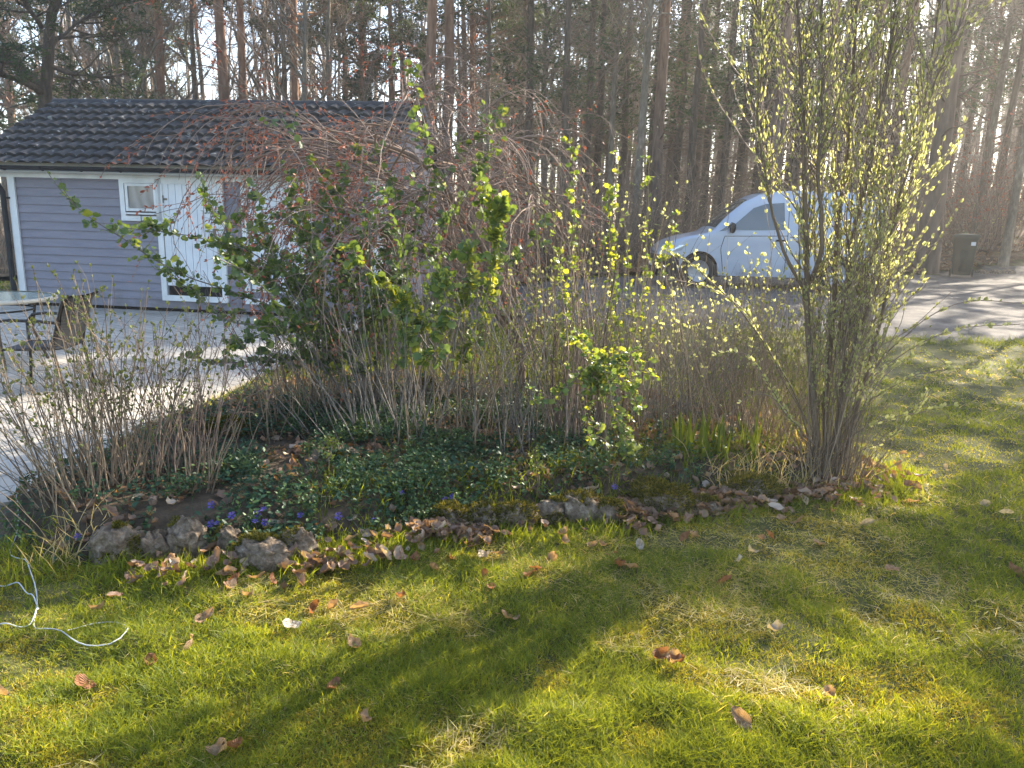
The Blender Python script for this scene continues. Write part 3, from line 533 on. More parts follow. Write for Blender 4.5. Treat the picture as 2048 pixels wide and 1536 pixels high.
# ------------------------------------------------------------------ trees
def clumps(mb, r, C, K=26, size=.3, fl=.6, dirbias=None, w_=.035):
    B = len(C); pos = np.repeat(C, K, 0)+r.normal(size=(B*K, 3))*[.28*size*2, .28*size*2, .16*size*2]
    d = rv(r, B*K)*[1, 1, fl]+[0, 0, .25]; ln = size*(.5+.7*r.random(B*K)); base = np.repeat(r.random(B), K)
    tv = np.array([(-w_/size, 0, 0), (w_/size, 0, 0), (0, 1, 0)]); mb.leaves(tv, [np.array([[0, 1, 2]])], pos, d, rv(r, B*K), ln, np.clip(base*.6+.4*r.random(B*K), 0, 1))
def trunkpath(r, h, lean=.02, bend=.05, n=12):
    z = np.linspace(0, h, n); o = np.cumsum(r.normal(size=(n, 2))*bend, axis=0); o -= o[0]; l_ = r.normal(size=2)*lean; return np.stack([o[:, 0]*.5+l_[0]*z, o[:, 1]*.5+l_[1]*z, z-.15*(z == 0)], -1)
def make_tree(kind, seed, base_mat, label='x'):
    r = rng(seed); h = {'pine': 19, 'lowpine': 15, 'spruce': 15, 'bare': 14, 'birch': 16}[kind]*(.9+.2*r.random())
    root = thing({'pine': 'pine_tree', 'lowpine': 'pine_tree', 'spruce': 'spruce_tree', 'bare': 'bare_tree', 'birch': 'birch_tree'}[kind], label, 'tree')
    tp = trunkpath(r, h, .015 if kind != 'bare' else .04, .06 if kind != 'bare' else .12); rad = np.interp(np.linspace(0, 1, 12), [0, .06, .5, 1], [.22, .165, .11, .02]); 
    if kind in ('bare', 'birch'): rad = rad*.75
    tb_ = MB(); tb_.tubes(tp, rad, 10, .4); tr = tp[None]
    bm = {'pine': 'pine_bark', 'lowpine': 'pine_bark', 'spruce': 'bark_dark', 'bare': 'bark_grey', 'birch': 'bark_grey'}[kind]
    cb = MB(); lm_ = MB()
    def limbs(K, lo, hi, up, ln, rad_, n=7, wig=.12, grav=.02):
        p, t, i, tt = pick(r, tr, K, lo, hi); az = r.random(K)*2*math.pi; d = np.stack([np.cos(az), np.sin(az), np.full(K, up)+.2*r.normal(size=K)], -1)
        L_ = ln*(1.15-.75*(tt-lo)/(hi-lo+1e-9))*(.6+.6*r.random(K)); P = grow(r, p, d, L_, n, wig, grav); R__ = (rad_*(1.1-tt))[:, None]*np.linspace(1, .25, n)[None]; return P, R__, tt
    if kind in ('pine', 'lowpine'):
        lo = .48 if kind == 'pine' else .22
        P, Rr, tt = limbs(34 if kind == 'pine' else 46, lo, .98, .35, 2.8, .09); tb_.tubes(P, Rr, 5, .4)
        p, t, i, _ = pick(r, P, 230 if kind == 'pine' else 330, .35, 1.0); P2 = grow(r, p, spread_dir(r, t, .9), .35+.6*r.random(len(p)), 4, .2, .12); cb.tubes(P2, np.linspace(.014, .005, 4)[None], 3, .3, mi=1)
        clumps(cb, r, P2[:, -1], 24, .26); clumps(cb, r, P2[:, 2], 12, .24)
        Pd, Rd, _ = limbs(26, .12, lo+.1, .05, 1.3, .03, 5, .25); tb_.tubes(Pd, Rd, 3, .4)
    elif kind == 'spruce':
        P, Rr, tt = limbs(110, .06, .9, .0, 1.7, .022, 5, .18, -.02); cb.tubes(P, Rr+.003, 3, .25, mi=1)
        p, t, i, _ = pick(r, P, 520, .3, 1.0); P2 = grow(r, p, spread_dir(r, t, .7), .25+.4*r.random(len(p)), 3, .2, -.05); cb.tubes(P2, np.linspace(.007, .003, 3)[None], 3, r.random(len(p))*.5, mi=1)
        hi_ = P2[P2[:, -1, 2] > h*.33]; sel = r.random(len(hi_)) < .45; clumps(cb, r, hi_[sel][:, -1], 14, .22)
    else:
        P, Rr, tt = limbs(20 if kind == 'bare' else 30, .22, .95, 1.0 if kind == 'bare' else .7, 4.2 if kind == 'bare' else 2.8, .075 if kind == 'bare' else .045, 9, .16, .06); tb_.tubes(P, Rr, 5, .4)
        p, t, i, _ = pick(r, P, 170, .25, 1.0); P2 = grow(r, p, spread_dir(r, t, .9), .6+.9*r.random(len(p)), 6, .2, .05 if kind == 'bare' else -.1); cb.tubes(P2, np.linspace(.016, .006, 6)[None], 3, r.random(len(p))*.6+.2, mi=1)
        p, t, i, _ = pick(r, P2, 1500, .15, 1.0); P3 = grow(r, p, spread_dir(r, t, .8), .25+.45*r.random(len(p)), 4, .22, .0 if kind == 'bare' else -.15); cb.tubes(P3, np.linspace(.007, .004, 4)[None], 3, r.random(len(p)), mi=1)
    tb_.build('trunk', M[bm], root); cb.build('crown', [M['needle'], M['twig']], root); return root
PROT = {}
for kd, sd in (('pine', 11), ('pine', 12), ('pine', 13), ('lowpine', 21), ('lowpine', 22), ('spruce', 31), ('spruce', 32), ('bare', 41), ('bare', 42), ('bare', 43), ('birch', 51), ('birch', 52)):
    PROT.setdefault(kd, []).append([sd, None])
TREES = []
def place_tree(kd, px, Y, s=1.0, r=None, X=None, vari=None, sxy=None):
    r = r or rng(int(px*7+Y*13)); lst = PROT[kd]; e = lst[int(r.integers(0, len(lst))) if vari is None else vari % len(lst)]
    if e[1] is None: e[1] = make_tree(kd, e[0], None); o = e[1]
    else: o = copy_tree(e[1])
    x = at(px, 430, Y)[0] if X is None else X
    o.location = (x, Y, float(H(x, Y))+.02); o.rotation_euler = (0, 0, r.random()*6.28); sx = sxy or s; o.scale = (sx, sx, s); TREES.append((o, kd, proj((x, Y, 4))[0], Y, sx)); return o
main = [('pine', 330, 24, .9), ('pine', 455, 22, 1.0), ('pine', 493, 24, .9), ('pine', 592, 25, .85), ('pine', 728, 30, .8), ('pine', 858, 21, 1.0), ('pine', 889, 22, 1.05), ('pine', 948, 27, .8),
        ('bare', 247, 21, .9), ('bare', 268, 25, .85), ('bare', 300, 24, .85), ('bare', 395, 26, .9), ('bare', 615, 21, .75), ('bare', 655, 24, .8), ('bare', 555, 28, .8), ('birch', 975, 26, .85), ('birch', 1000, 29, .8), ('spruce', 1055, 24, .9), ('bare', 1088, 25, .8),
        ('spruce', 1130, 22, .8), ('spruce', 1165, 24, .85), ('spruce', 1190, 26, .85), ('birch', 1215, 23, .8), ('spruce', 1243, 27, .9), ('birch', 1268, 21.5, .95), ('spruce', 1292, 25, .9), ('pine', 1312, 22, 1.0), ('spruce', 1345, 24, .8), ('spruce', 1375, 22.5, .85), ('spruce', 1405, 26, .9),
        ('spruce', 1440, 23, .8), ('spruce', 1470, 25, .9), ('pine', 1535, 20.5, 1.25), ('spruce', 1505, 24, .8), ('spruce', 1580, 24, .9), ('pine', 1625, 22.5, 1.1), ('spruce', 1665, 25, .8), ('pine', 1700, 23, 1.1), ('spruce', 1745, 26, .9), ('pine', 1775, 25, .9),
        ('birch', 1832, 22.5, 1.15), ('pine', 1868, 21.6, 1.6), ('birch', 1955, 25, .9), ('spruce', 1985, 27, .8), ('birch', 2022, 22.5, .95), ('spruce', 2070, 24, .9), ('lowpine', 790, 30, .9), ('lowpine', 700, 33, 1.0), ('lowpine', 250, 34, .9), ('lowpine', 40, 32, 1.0), ('lowpine', 1010, 36, .9), ('lowpine', 1180, 38, .9), ('birch', 20, 24, .8), ('birch', 165, 27, .8), ('bare', 205, 30, .9), ('lowpine', 1960, 34, .8), ('lowpine', 2080, 31, .8)]
for kd, px, Y, s in main: place_tree(kd, px, Y, s)
r = rng(5)
for k in range(58):
    if k < 25 and k % 2: r.random(3); continue
    px = -60+2200*(k+r.random())/58; Y = 28+14*r.random(); u_ = r.random()
    kd = ('bare' if u_ < .45 else 'lowpine' if u_ < .6 else 'pine' if u_ < .8 else 'birch') if px < 950 else ('spruce' if u_ < .55 else 'pine' if u_ < .7 else 'bare' if u_ < .82 else 'birch' if u_ < .9 else 'lowpine')
    place_tree(kd, px, Y, .8+.35*r.random(), r)
# unseen pines added right of the frame to shade the lawn
for X_, Y_, kd in ((19.6, 19.4, 'pine'), (22, 20.5, 'pine'), (19, 15.5, 'lowpine'), (24, 17, 'pine'), (27, 22, 'lowpine'), (16.5, 7.5, 'lowpine'), (12.5, 5.5, 'pine'), (18.1, 16.3, 'lowpine')):
    place_tree(kd, 0, Y_, 1.0, X=X_)
place_tree('lowpine', 0, 24.2, 1.02, X=18.2, sxy=.55)  # unseen pine, crown narrowed, added to shade the front of the bed
place_tree('lowpine', 0, 17.0, .58, X=13.9)  # low unseen pine added to shade the far right lawn
side = {'pine': 'tall pine with reddish upper trunk', 'lowpine': 'bushy green pine', 'spruce': 'slender dead-twigged conifer', 'bare': 'bare grey branching tree', 'birch': 'slim bare grey tree'}
items = []
for o, kd, px, Y, s in TREES:
    where = 'added out of view for shade' if px > 2150 or px < -120 else 'behind the shed roof' if px < 640 else 'behind the red weeping tree' if px < 1080 else 'left of the van' if px < 1400 else 'behind the van' if px < 1800 else 'by the wheelie bin'
    depth = 'at wood edge' if Y < 23.5 else 'mid wood' if Y < 30 else 'deep in wood'
    o['group'] = 'trees of the wood beyond the drive'; items.append((o, side[kd]+' '+where+' '+depth, px))
relabel(items)
# crooked pine behind the left end of the shed
cp = at(88, 250, 18.0); root = thing('pine_tree', 'dark crooked pine forking low behind the left end of shed roof', 'tree', (cp[0], 18.0, 0)); r = rng(91); tb_ = MB(); cb = MB()
def w2(l): return np.array([at(a_, b_, c_)-[cp[0], 18.0, 0] for a_, b_, c_ in l])
tk = [[(78, 640, 18), (80, 400, 18), (86, 200, 18), (92, 160, 18), (98, 110, 17.9), (92, 70, 17.8), (78, 40, 17.7), (100, 5, 17.6), (135, -60, 17.5)], [(86, 185, 18), (60, 150, 17.8), (25, 120, 17.5), (-20, 95, 17.2), (-80, 60, 17)], [(92, 185, 18), (40, 165, 17.4), (5, 150, 17), (-60, 140, 16.6)], [(98, 130, 17.9), (130, 145, 18.2), (170, 152, 18.6), (230, 160, 19)], [(85, 55, 17.8), (60, 20, 17.4), (30, -10, 17)], [(96, 100, 17.9), (130, 70, 18.3), (170, 40, 18.6)], [(100, 5, 17.6), (60, -40, 17.3), (10, -60, 17)]]
rads = [(.22, .09), (.13, .05), (.08, .03), (.06, .02), (.06, .02), (.05, .02), (.06, .02)]
big = []
for l_, (a0, a1) in zip(tk, rads): Q = polyspline(w2(l_), 16, r, .03); big.append(Q); tb_.tubes(Q, np.linspace(a0, a1, 16)[None], 8, .3)
bg = np.stack(big); p, t, i, _ = pick(r, bg, 70, .25, 1.0, idx=r.integers(0, 7, 70)); ok = p[:, 2] > 3.9; p, t = p[ok], t[ok]
P1 = grow(r, p, unit(spread_dir(r, t, 1.0)*[1, 1, .4]), .8+1.1*r.random(len(p)), 6, .22, .05); tb_.tubes(P1, np.linspace(.028, .008, 6)[None], 4, .3)
p, t, i, _ = pick(r, P1, 330, .3, 1.0); P2 = grow(r, p, spread_dir(r, t, .8), .25+.3*r.random(len(p)), 4, .2, .1); cb.tubes(P2, np.linspace(.01, .004, 4)[None], 3, .2, mi=1); clumps(cb, r, P2[:, -1], 26, .17, w_=.02)
tb_.build('trunk', M['bark_dark'], root); cb.build('crown', [M['needle'], M['twig']], root)
# the far wood reads as one mass
r = rng(8); mb = MB(); K = 620; ang = R_(-42)+R_(92)*r.random(K)**.72; Yr = 46+40*r.random(K); X_ = Yr*np.tan(ang); hh = 12+7*r.random(K); Z0 = H0(X_, Yr)
P = grow(r, np.stack([X_, Yr, Z0], -1), np.array([[0, 0, 1.0]])+.03*r.normal(size=(K, 3)), hh, 6, .03); mb.tubes(P, (.08+.1*r.random(K))[:, None]*np.linspace(1, .3, 6)[None], 5, r.random(K)*.6, mi=1)
p, t, i, tt = pick(r, P, 13000, .04, 1.0); keep_ = (p[:, 0]/p[:, 1] > -.08) | (r.random(len(p)) < .35); p, t, i, tt = p[keep_], t[keep_], i[keep_], tt[keep_]; P2 = grow(r, p, unit(rv(r, len(p))*[1, 1, .4]+[0, 0, .3]), .8+1.6*r.random(len(p)), 4, .2); mb.tubes(P2, np.linspace(.025, .008, 4)[None], 3, r.random(len(p)), mi=1)
sel = (r.random(len(p)) < (.34*ss(.35, .6, tt)+.08)*(p[:, 0]/p[:, 1] > -.1)); clumps(mb, r, P2[sel][:, -1], 18, .55, w_=.06)
sp = r.random(len(p)) < .3; clumps(mb, r, P2[sp & (X_[i] > -4)][:, 2], 9, .5, w_=.05)
tag(mb.build('distant_woodland', [M['needle'], M['twig']]), 'far mass of trunks and twigs at the back of the wood', 'woodland', kind='stuff')
# low brush along the edge of the wood
def brush(name, label, px, Y, hgt, wid, n_, seed, mat_='twig', leaf=None, group=None, lean=(0, 0, 0)):
    r = rng(seed); c = at(px, 500, Y); base = np.array([c[0], Y, float(H(c[0], Y))]); root = thing(name, label, 'shrub', tuple(base), 0, group)
    st = np.stack([(r.random(n_)-.5)*wid*.7, (r.random(n_)-.5)*wid*.5, np.zeros(n_)], -1); d = np.stack([st[:, 0]*.8/wid, st[:, 1]*.8/wid, np.ones(n_)], -1)+.25*r.normal(size=(n_, 3))+np.array(lean)
    P = grow(r, st, d, hgt*(.6+.5*r.random(n_)), 8, .12); mb = MB(); mb.tubes(P, np.linspace(.010, .004, 8)[None]*(.7+.6*r.random((n_, 1))), 3, r.random(n_))
    p, t, i, _ = pick(r, P, n_*6, .2, 1.0); P2 = grow(r, p, spread_dir(r, t, .8), hgt*(.1+.22*r.random(len(p))), 4, .25); mb.tubes(P2, np.linspace(.005, .003, 4)[None], 3, r.random(len(p)))
    mb.build('stem', M[mat_], root)
    if leaf:
        lb_ = MB(); p, t, i, _ = pick(r, P2, n_*leaf[1], .2, 1.0); lb_.leaves(*LV_small, p, spread_dir(r, t, .9), rv(r, len(p)), leaf[2]*(.6+.7*r.random(len(p))), r.random(len(p))); lb_.build('foliage', M[leaf[0]], root)
    return root
bl = [('brown', 870, 18.6), ('brown', 960, 18.2), ('brown', 1050, 18.8), ('brown', 1140, 18.4), ('brown', 1230, 19.2), ('brown', 1320, 19.6), ('brown', 1420, 19.8), ('brown', 1780, 22.5), ('brown', 1985, 26), ('brown', 2035, 25), ('brown', 1130, 21.5), ('brown', 1010, 21), ('brown', 1900, 27), ('brown', -30, 17.5), ('brown', 15, 20)]
items = []
for k, (_, px, Y) in enumerate(bl):
    lf = ('bud', 3, .07) if k in (0, 2, 5, 9, 11) else None
    o = brush('wild_bush', '', px, Y, 1.9+.5*(k % 3), 2.6, 70, 300+k, leaf=lf, group='bare bushes at the edge of the wood')
    items.append((o, ('sparse yellow-green' if lf else 'bare brown')+' bush at the edge of the wood '+('by the shed corner' if px < 100 else 'beyond the van' if 1250 < px < 1800 else 'behind the wheelie bin' if px >= 1800 else 'beyond the drive'), px))
relabel(items)
brush('wild_bush', 'tall rusty brown bush with withered leaves behind the wheelie bin', 1955, 24.0, 3.6, 3.2, 120, 340, 'redcane', ('redbud', 9, .085), 'bare bushes at the edge of the wood')

# ------------------------------------------------------------------ stones
def stone(name, label, px, py, wpx, hpx, seed, moss=.5, flat=1.0, group='stones edging the flower bed', cat='stone'):
    r = rng(seed); c = G(px, py); Y = c[1]; dist = float((c-EYE)@_f); wm = wpx/FPX*dist; hm = hpx/FPX*dist
    nu, nv = 48, 30; u = np.linspace(0, 2*math.pi, nu+1)[:-1]; v = np.linspace(.02, math.pi-.02, nv); U, V = np.meshgrid(u, v, indexing='ij')
    e = .82; sg = lambda a, k: np.sign(a)*np.abs(a)**k
    P = np.stack([sg(np.cos(U), e)*sg(np.sin(V), e)*wm/2, sg(np.sin(U), e)*sg(np.sin(V), e)*wm*.36, sg(np.cos(V), .8)*hm*.55], -1)
    nse = (fbm(U*1.4+seed*3, V*1.6, 1.0, seed)-.5)+.4*(vn(P[..., 0]/wm+P[..., 1]/wm*2, P[..., 2]/wm*3, 6, seed)-.5)+.22*np.abs(vn(P[..., 0]/wm*1.5+P[..., 1]/wm*2, P[..., 2]/wm*3.3, 9, seed+5)-.5); P *= (1+.55*nse)[..., None]; P += .10*np.stack([vn(P[..., 1]/wm*5, P[..., 2]/wm*5, 1, seed)-.5, vn(P[..., 0]/wm*6, P[..., 2]/wm*6, 1, seed+3)-.5, vn(P[..., 0]/wm*6, P[..., 1]/wm*6, 1, seed+7)-.5], -1)*hm*2
    idx = np.arange(nu*nv).reshape(nu, nv); q = np.stack([idx, np.roll(idx, -1, 0)], -1); q = np.stack([q[:, :-1, 0], q[:, :-1, 1], q[:, 1:, 1], q[:, 1:, 0]], -1).reshape(-1, 4)
    b = MB(); b.add(P.reshape(-1, 3), q); b.add(P[:, 0], np.array([list(range(nu))[::-1]])); o = b.build(name, STM)
    o.location = (c[0], c[1]+wm*.12, c[2]+hm*.27*flat); o.rotation_euler = (0, 0, (r.random()-.5)*.5)
    if moss > 0:
        mb = MB(); K = int(16000*moss*min(wm*wm*5, 1.2)+300); ii = r.integers(0, nu, K*3); jj = r.integers(0, int(nv*.62), K*3); pp = P[ii, jj]+r.normal(size=(K*3, 3))*wm*.02
        keep = (vn(pp[:, 0]+seed, pp[:, 1]+pp[:, 2], 7, seed) < moss*.75+.2); pp = pp[keep][:K]; nn = unit(pp*[1, 1, 1.3]); mb.leaves(LV_blade[0]*[.35, 1, 1], LV_blade[1], pp, unit(nn+.7*rv(r, len(pp))), rv(r, len(pp)), .010+.012*r.random(len(pp)), r.random(len(pp)))
        if mb.V:
            mo = mb.build('moss', M['stonemoss'], o); mo['kind'] = 'stuff'
    return tag(o, label, cat, group)
sm_, sn_, sl2, sb_ = nmat('lichen_stone'); tc = sn_.new('ShaderNodeTexCoord'); n1 = sn_.new('ShaderNodeTexNoise'); n1.inputs['Scale'].default_value = 24; n1.inputs['Detail'].default_value = 12; n1.inputs['Roughness'].default_value = .75; sl2.new(tc.outputs['Object'], n1.inputs['Vector'])
r1 = ramp(sn_, [(.3, (.05, .034, .022)), (.46, (.16, .115, .075)), (.58, (.30, .23, .16)), (.68, (.46, .39, .30))]); sl2.new(n1.outputs['Fac'], r1.inputs[0]); sl2.new(r1.outputs[0], sb_.inputs['Base Color']); sb_.inputs['Roughness'].default_value = .9
bp = sn_.new('ShaderNodeBump'); bp.inputs['Distance'].default_value = .03; bp.inputs['Strength'].default_value = 1; sl2.new(n1.outputs['Fac'], bp.inputs['Height']); sl2.new(bp.outputs[0], sb_.inputs['Normal']); STM = sm_
SL = [(235, 1128, 105, 75, .55, 'long edging stone with pale face topped by brown moss below the left canes'), (305, 1122, 62, 60, .3, 'small brown edging stone between the moss-topped stone and the round stone'), (375, 1112, 78, 72, .45, 'rounded pale edging stone with lichen in front of the violet flowers'),
      (455, 1108, 50, 55, .5, 'narrow upright stone right of the rounded pale edging stone'), (520, 1128, 110, 50, .6, 'low dark mossy stone left of the pale blocky stone'), (598, 1118, 62, 62, .1, 'pale blocky edging stone at the leaf heap on lawn edge'),
      (905, 1062, 80, 52, .95, 'yellow-mossed edging stone right of the leafy gap'), (965, 1060, 60, 55, .6, 'dark hollow-faced edging stone under yellow moss'), (1028, 1056, 75, 52, .7, 'grey stone with lichen face and mossy top, middle of the row'),
      (1100, 1048, 62, 48, .5, 'small whitish edging stone in the middle of the mossy row'), (1158, 1044, 92, 58, .15, 'largest grey bare-topped stone in the mossy row'), (1225, 1046, 60, 45, .8, 'low mossy stone right of the largest grey stone'),
      (1325, 1030, 125, 62, 1.0, 'big dome of green-brown moss over a stone before the grey thicket'), (1415, 1030, 60, 34, .6, 'small flat stone between the two moss domes'), (1500, 1005, 115, 50, 1.0, 'low moss dome at the right end of edging')]
for k, (px, py, w_, h_, mo, lab) in enumerate(SL): stone('edging_stone', lab, px, py, w_, h_*(1.12 if k < 6 else 1.1), 500+k, mo*(.7 if k < 6 else 1))
stone('rock', 'flat blue-grey rock among the periwinkle leaves', 662, 925, 100, 30, 540, .15, group=None, cat='rock'); stone('moss_cushion', 'olive moss cushion at the back of bed by the patio', 452, 868, 88, 34, 541, 1.0, group=None, cat='moss')
stone('boulder', 'larger pinkish boulder at the patio edge behind the shrubs', 672, 712, 52, 40, 542, .0, group='boulders along the patio', cat='boulder'); stone('boulder', 'smaller pale boulder touching the pinkish one at patio edge', 708, 702, 34, 26, 543, .0, group='boulders along the patio', cat='boulder'); stone('boulder', 'brown boulder half hidden left of the pinkish boulder', 598, 742, 46, 30, 544, .1, group='boulders along the patio', cat='boulder')
stone('boulder', 'mossy boulder deep in the central thicket', 850, 800, 70, 45, 545, .7, group=None, cat='boulder')
for k, px in enumerate((1965, 1992, 2018)): stone('kerb_rock', ['small pale rock just right of wheelie bin', 'middle pale rock right of the wheelie bin', 'rightmost pale rock beyond the wheelie bin'][k], px, 548, 22, 10, 560+k, 0, group='pale rocks at drive edge', cat='rock')

# ------------------------------------------------------------------ grass, moss, litter, periwinkle
def polar(r, K, r0, r1, a0, a1, pw=1.6):
    u = r.random(K); e = 1-pw; rr_ = (r0**e+u*(r1**e-r0**e))**(1/e); a = R_(a0)+R_(a1-a0)*r.random(K); return rr_*np.sin(a), rr_*np.cos(a), rr_
def grassmask(x, y):
    d = sdist(x, y, BED); return (d < -.03+.1*(vn(x, y, 8)-.5)) & (sdist(x, y, PAT) < .0) & (sdist(x, y, ROAD)+.25*(fbm(x, y, 1.5)-.5) < .03)
r = rng(61); X_, Y_, D_ = polar(r, 560000, 1.25, 26, -44, 46, 1.55); ok = grassmask(X_, Y_) & (Y_ < 17+np.clip(X_, 0, 30)*.3)
X_, Y_, D_ = X_[ok], Y_[ok], D_[ok]; patch = fbm(X_, Y_, 1.6, 11); fine_ = vn(X_, Y_, 9, 12); lush = ss(.42, .62, patch+.25*(fine_-.5))
bare = ss(.54, .68, fbm(X_, Y_, .9, 19)+.25*(vn(X_, Y_, 6, 20)-.5)); kp = r.random(len(X_)) > .7*bare*(1-lush); X_, Y_, D_, lush, fine_, bare = [q[kp] for q in (X_, Y_, D_, lush, fine_, bare)]
K = len(X_); hh = (.014+.034*lush*(.5+.8*r.random(K))+.014*r.random(K))*(1+.0*D_); wd = np.maximum(.0024, .00085*D_)*(.8+.5*r.random(K))
tint = np.clip(.02+.42*r.random(K)**1.2+.34*(1-lush)*r.random(K)+.3*(fine_-.4)*(1-lush), 0, .75); st_ = r.random(K) < .05+.10*(1-lush)+.3*bare; tint[st_] = .85+.15*r.random(st_.sum())
ln = r.normal(size=(K, 3))*[.55, .55, 0]+[0, 0, 1]; ln[st_, 2] = .25
gb_ = MB(); d0 = unit(ln); sd = unit(np.cross(d0, rv(r, K))); b0 = np.stack([X_, Y_, H(X_, Y_)-.004], -1); dr = unit(r.normal(size=(K, 3))*[1, 1, 0]+d0*[1, 1, 0]*1.5)
p1 = b0+d0*(hh*.55)[:, None]; p2 = b0+d0*(hh*1.0)[:, None]+dr*(hh*.35)[:, None]; W_ = (wd/2)[:, None]*sd
V = np.stack([b0-W_, b0+W_, p1-W_*.8, p1+W_*.8, p2], 1).reshape(-1, 3); o5 = np.arange(K)[:, None]*5
gb_.add(V, [o5+np.array([0, 1, 3, 2]), o5+np.array([2, 3, 4])], np.repeat(tint, 5)); tag(gb_.build('lawn_grass', M['grass']), 'short lawn grass with moss and dry straw', 'grass', kind='stuff')
# moss between the blades
r = rng(62); X_, Y_, D_ = polar(r, 330000, 1.25, 5.0, -44, 46, 1.6); ok = grassmask(X_, Y_) & (fbm(X_, Y_, 1.6, 11)+.2*(vn(X_, Y_, 9, 12)-.5) < .52) & (fbm(X_, Y_, 3.1, 15) > .42); X_, Y_, D_ = X_[ok], Y_[ok], D_[ok]; K = len(X_)
mb = MB(); mb.leaves(LV_blade[0]*[.5, 1, 1], LV_blade[1], np.stack([X_, Y_, H(X_, Y_)+.002+.006*vn(X_, Y_, 14, 3)], -1), unit(rv(r, K)*[1, 1, .4]+[0, 0, .7]), rv(r, K), np.maximum(.008, .0032*D_)*(.7+.6*r.random(K)), np.clip(.25+.7*r.random(K), 0, 1)); tag(mb.build('lawn_moss', M['moss']), 'yellow-green moss cushions in the lawn', 'moss', kind='stuff')
r = rng(81); X_, Y_, D_ = polar(r, 110000, 1.25, 5.2, -44, 46, 1.6); ok = grassmask(X_, Y_) & (fbm(X_, Y_, .9, 19)+.25*(vn(X_, Y_, 6, 20)-.5)+.12*(r.random(len(X_))-.5) > .53); X_, Y_, D_ = X_[ok], Y_[ok], D_[ok]; K = len(X_)
mb = MB(); mb.leaves(LV_blade[0]*[.06, 1, 1], LV_blade[1], np.stack([X_, Y_, H(X_, Y_)+.004+.012*r.random(K)], -1), unit(rv(r, K)*[1, 1, .18]), unit(rv(r, K)*.4+[0, 0, 1]), .03+.04*r.random(K), .66+.3*r.random(K)); tag(mb.build('lawn_thatch', M['grass']), 'matted pale dead grass in the bare patches of lawn', 'dead grass', kind='stuff')
# small fresh tufts standing above the mown lawn
#TUFTS
# long grass along the bed edge, behind the bed and between the stones
def tufts(name, cx, cy, n_, seed, hgt, label, tlo=.05, thi=.45, sprd=.06):
    r = rng(seed); K = len(cx)*n_; bx = np.repeat(cx, n_)+sprd*r.normal(size=K); by = np.repeat(cy, n_)+sprd*r.normal(size=K); b0 = np.stack([bx, by, H(bx, by)-.01], -1)
    P = grow(r, b0, unit(r.normal(size=(K, 3))*[.4, .4, 0]+[0, 0, 1]), hgt*(.4+.8*r.random(K)), 5, .14, -.22, 1); T = unit(np.gradient(P, axis=1)); S = unit(np.cross(T, np.array([.3, .9, .1])+.4*r.normal(size=(K, 1, 3))))
    wd = (.0022+.0012*r.random(K))[:, None, None]*np.array([1, .95, .8, .5, .05])[None, :, None]; V = np.stack([P-S*wd, P+S*wd], 2).reshape(K, 10, 3); o_ = np.arange(K)[:, None]*10; mb = MB()
    mb.add(V.reshape(-1, 3), [o_+np.array([2*i, 2*i+1, 2*i+3, 2*i+2]) for i in range(4)], np.repeat(tlo+(thi-tlo)*r.random(K), 10)); return tag(mb.build(name, M['grass']), label, 'grass', kind='stuff')
r = rng(63); q = np.array([(a_, b_) for a_, b_ in zip(r.uniform(-2.3, 2.7, 2600), r.uniform(2.6, 4.9, 2600))]); dd = sdist(q[:, 0], q[:, 1], BED); q = q[(dd < .03) & (dd > -.32) & (r.random(2600) < .33) & (sdist(q[:, 0], q[:, 1], PAT) < -.02)]
tufts('edge_grass', q[:, 0], q[:, 1], 46, 64, .10, 'longer fresh grass along the foot of the stone edging')
q = np.array([(a_, b_) for a_, b_ in zip(r.uniform(-1.2, 2.4, 900), r.uniform(3.6, 6.8, 900))]); dd = sdist(q[:, 0], q[:, 1], BED); q = q[(dd > .02) & ((dd < .45) | (r.random(900) < .2))]
tufts('bed_grass', q[:, 0], q[:, 1], 22, 65, .13, 'thin dark grass growing inside the flower bed', .0, .3)
q = np.array([(a_, b_) for a_, b_ in zip(r.uniform(-2.2, 10, 5200), r.uniform(6.4, 11.2, 5200))]); dd = sdist(q[:, 0], q[:, 1], BED); sr = sdist(q[:, 0], q[:, 1], ROAD); q = q[(dd < 0) & (sdist(q[:, 0], q[:, 1], PAT) < -.02) & (sr < .1*r.random(5200)) & ((q[:, 0] < 3.2) | ((sr > -.22) & (r.random(5200) < .6)))]
tufts('rear_grass', q[:, 0], q[:, 1], 24, 66, .10, 'uncut grass between the shrubs and the drive', .0, .35, .12)
tufts('straw_grass', np.array([-1.98, 1.3, 1.5, 1.75, 1.95, 2.1]), np.array([3.15, 4.2, 4.3, 4.35, 4.5, 4.6]), 70, 67, .2, 'pale dead straw hanging over the stone edging', .93, 1.0, .08)
r = rng(68); X_, Y_, D_ = polar(r, 800, 1.3, 9, -44, 46, 1.5); ok = grassmask(X_, Y_) & (fbm(X_, Y_, 2.0, 51) > .5); tufts('lawn_tufts', X_[ok], Y_[ok], 30, 69, .05, 'upright fresh grass tufts scattered over the lawn', .1, .5, .035)
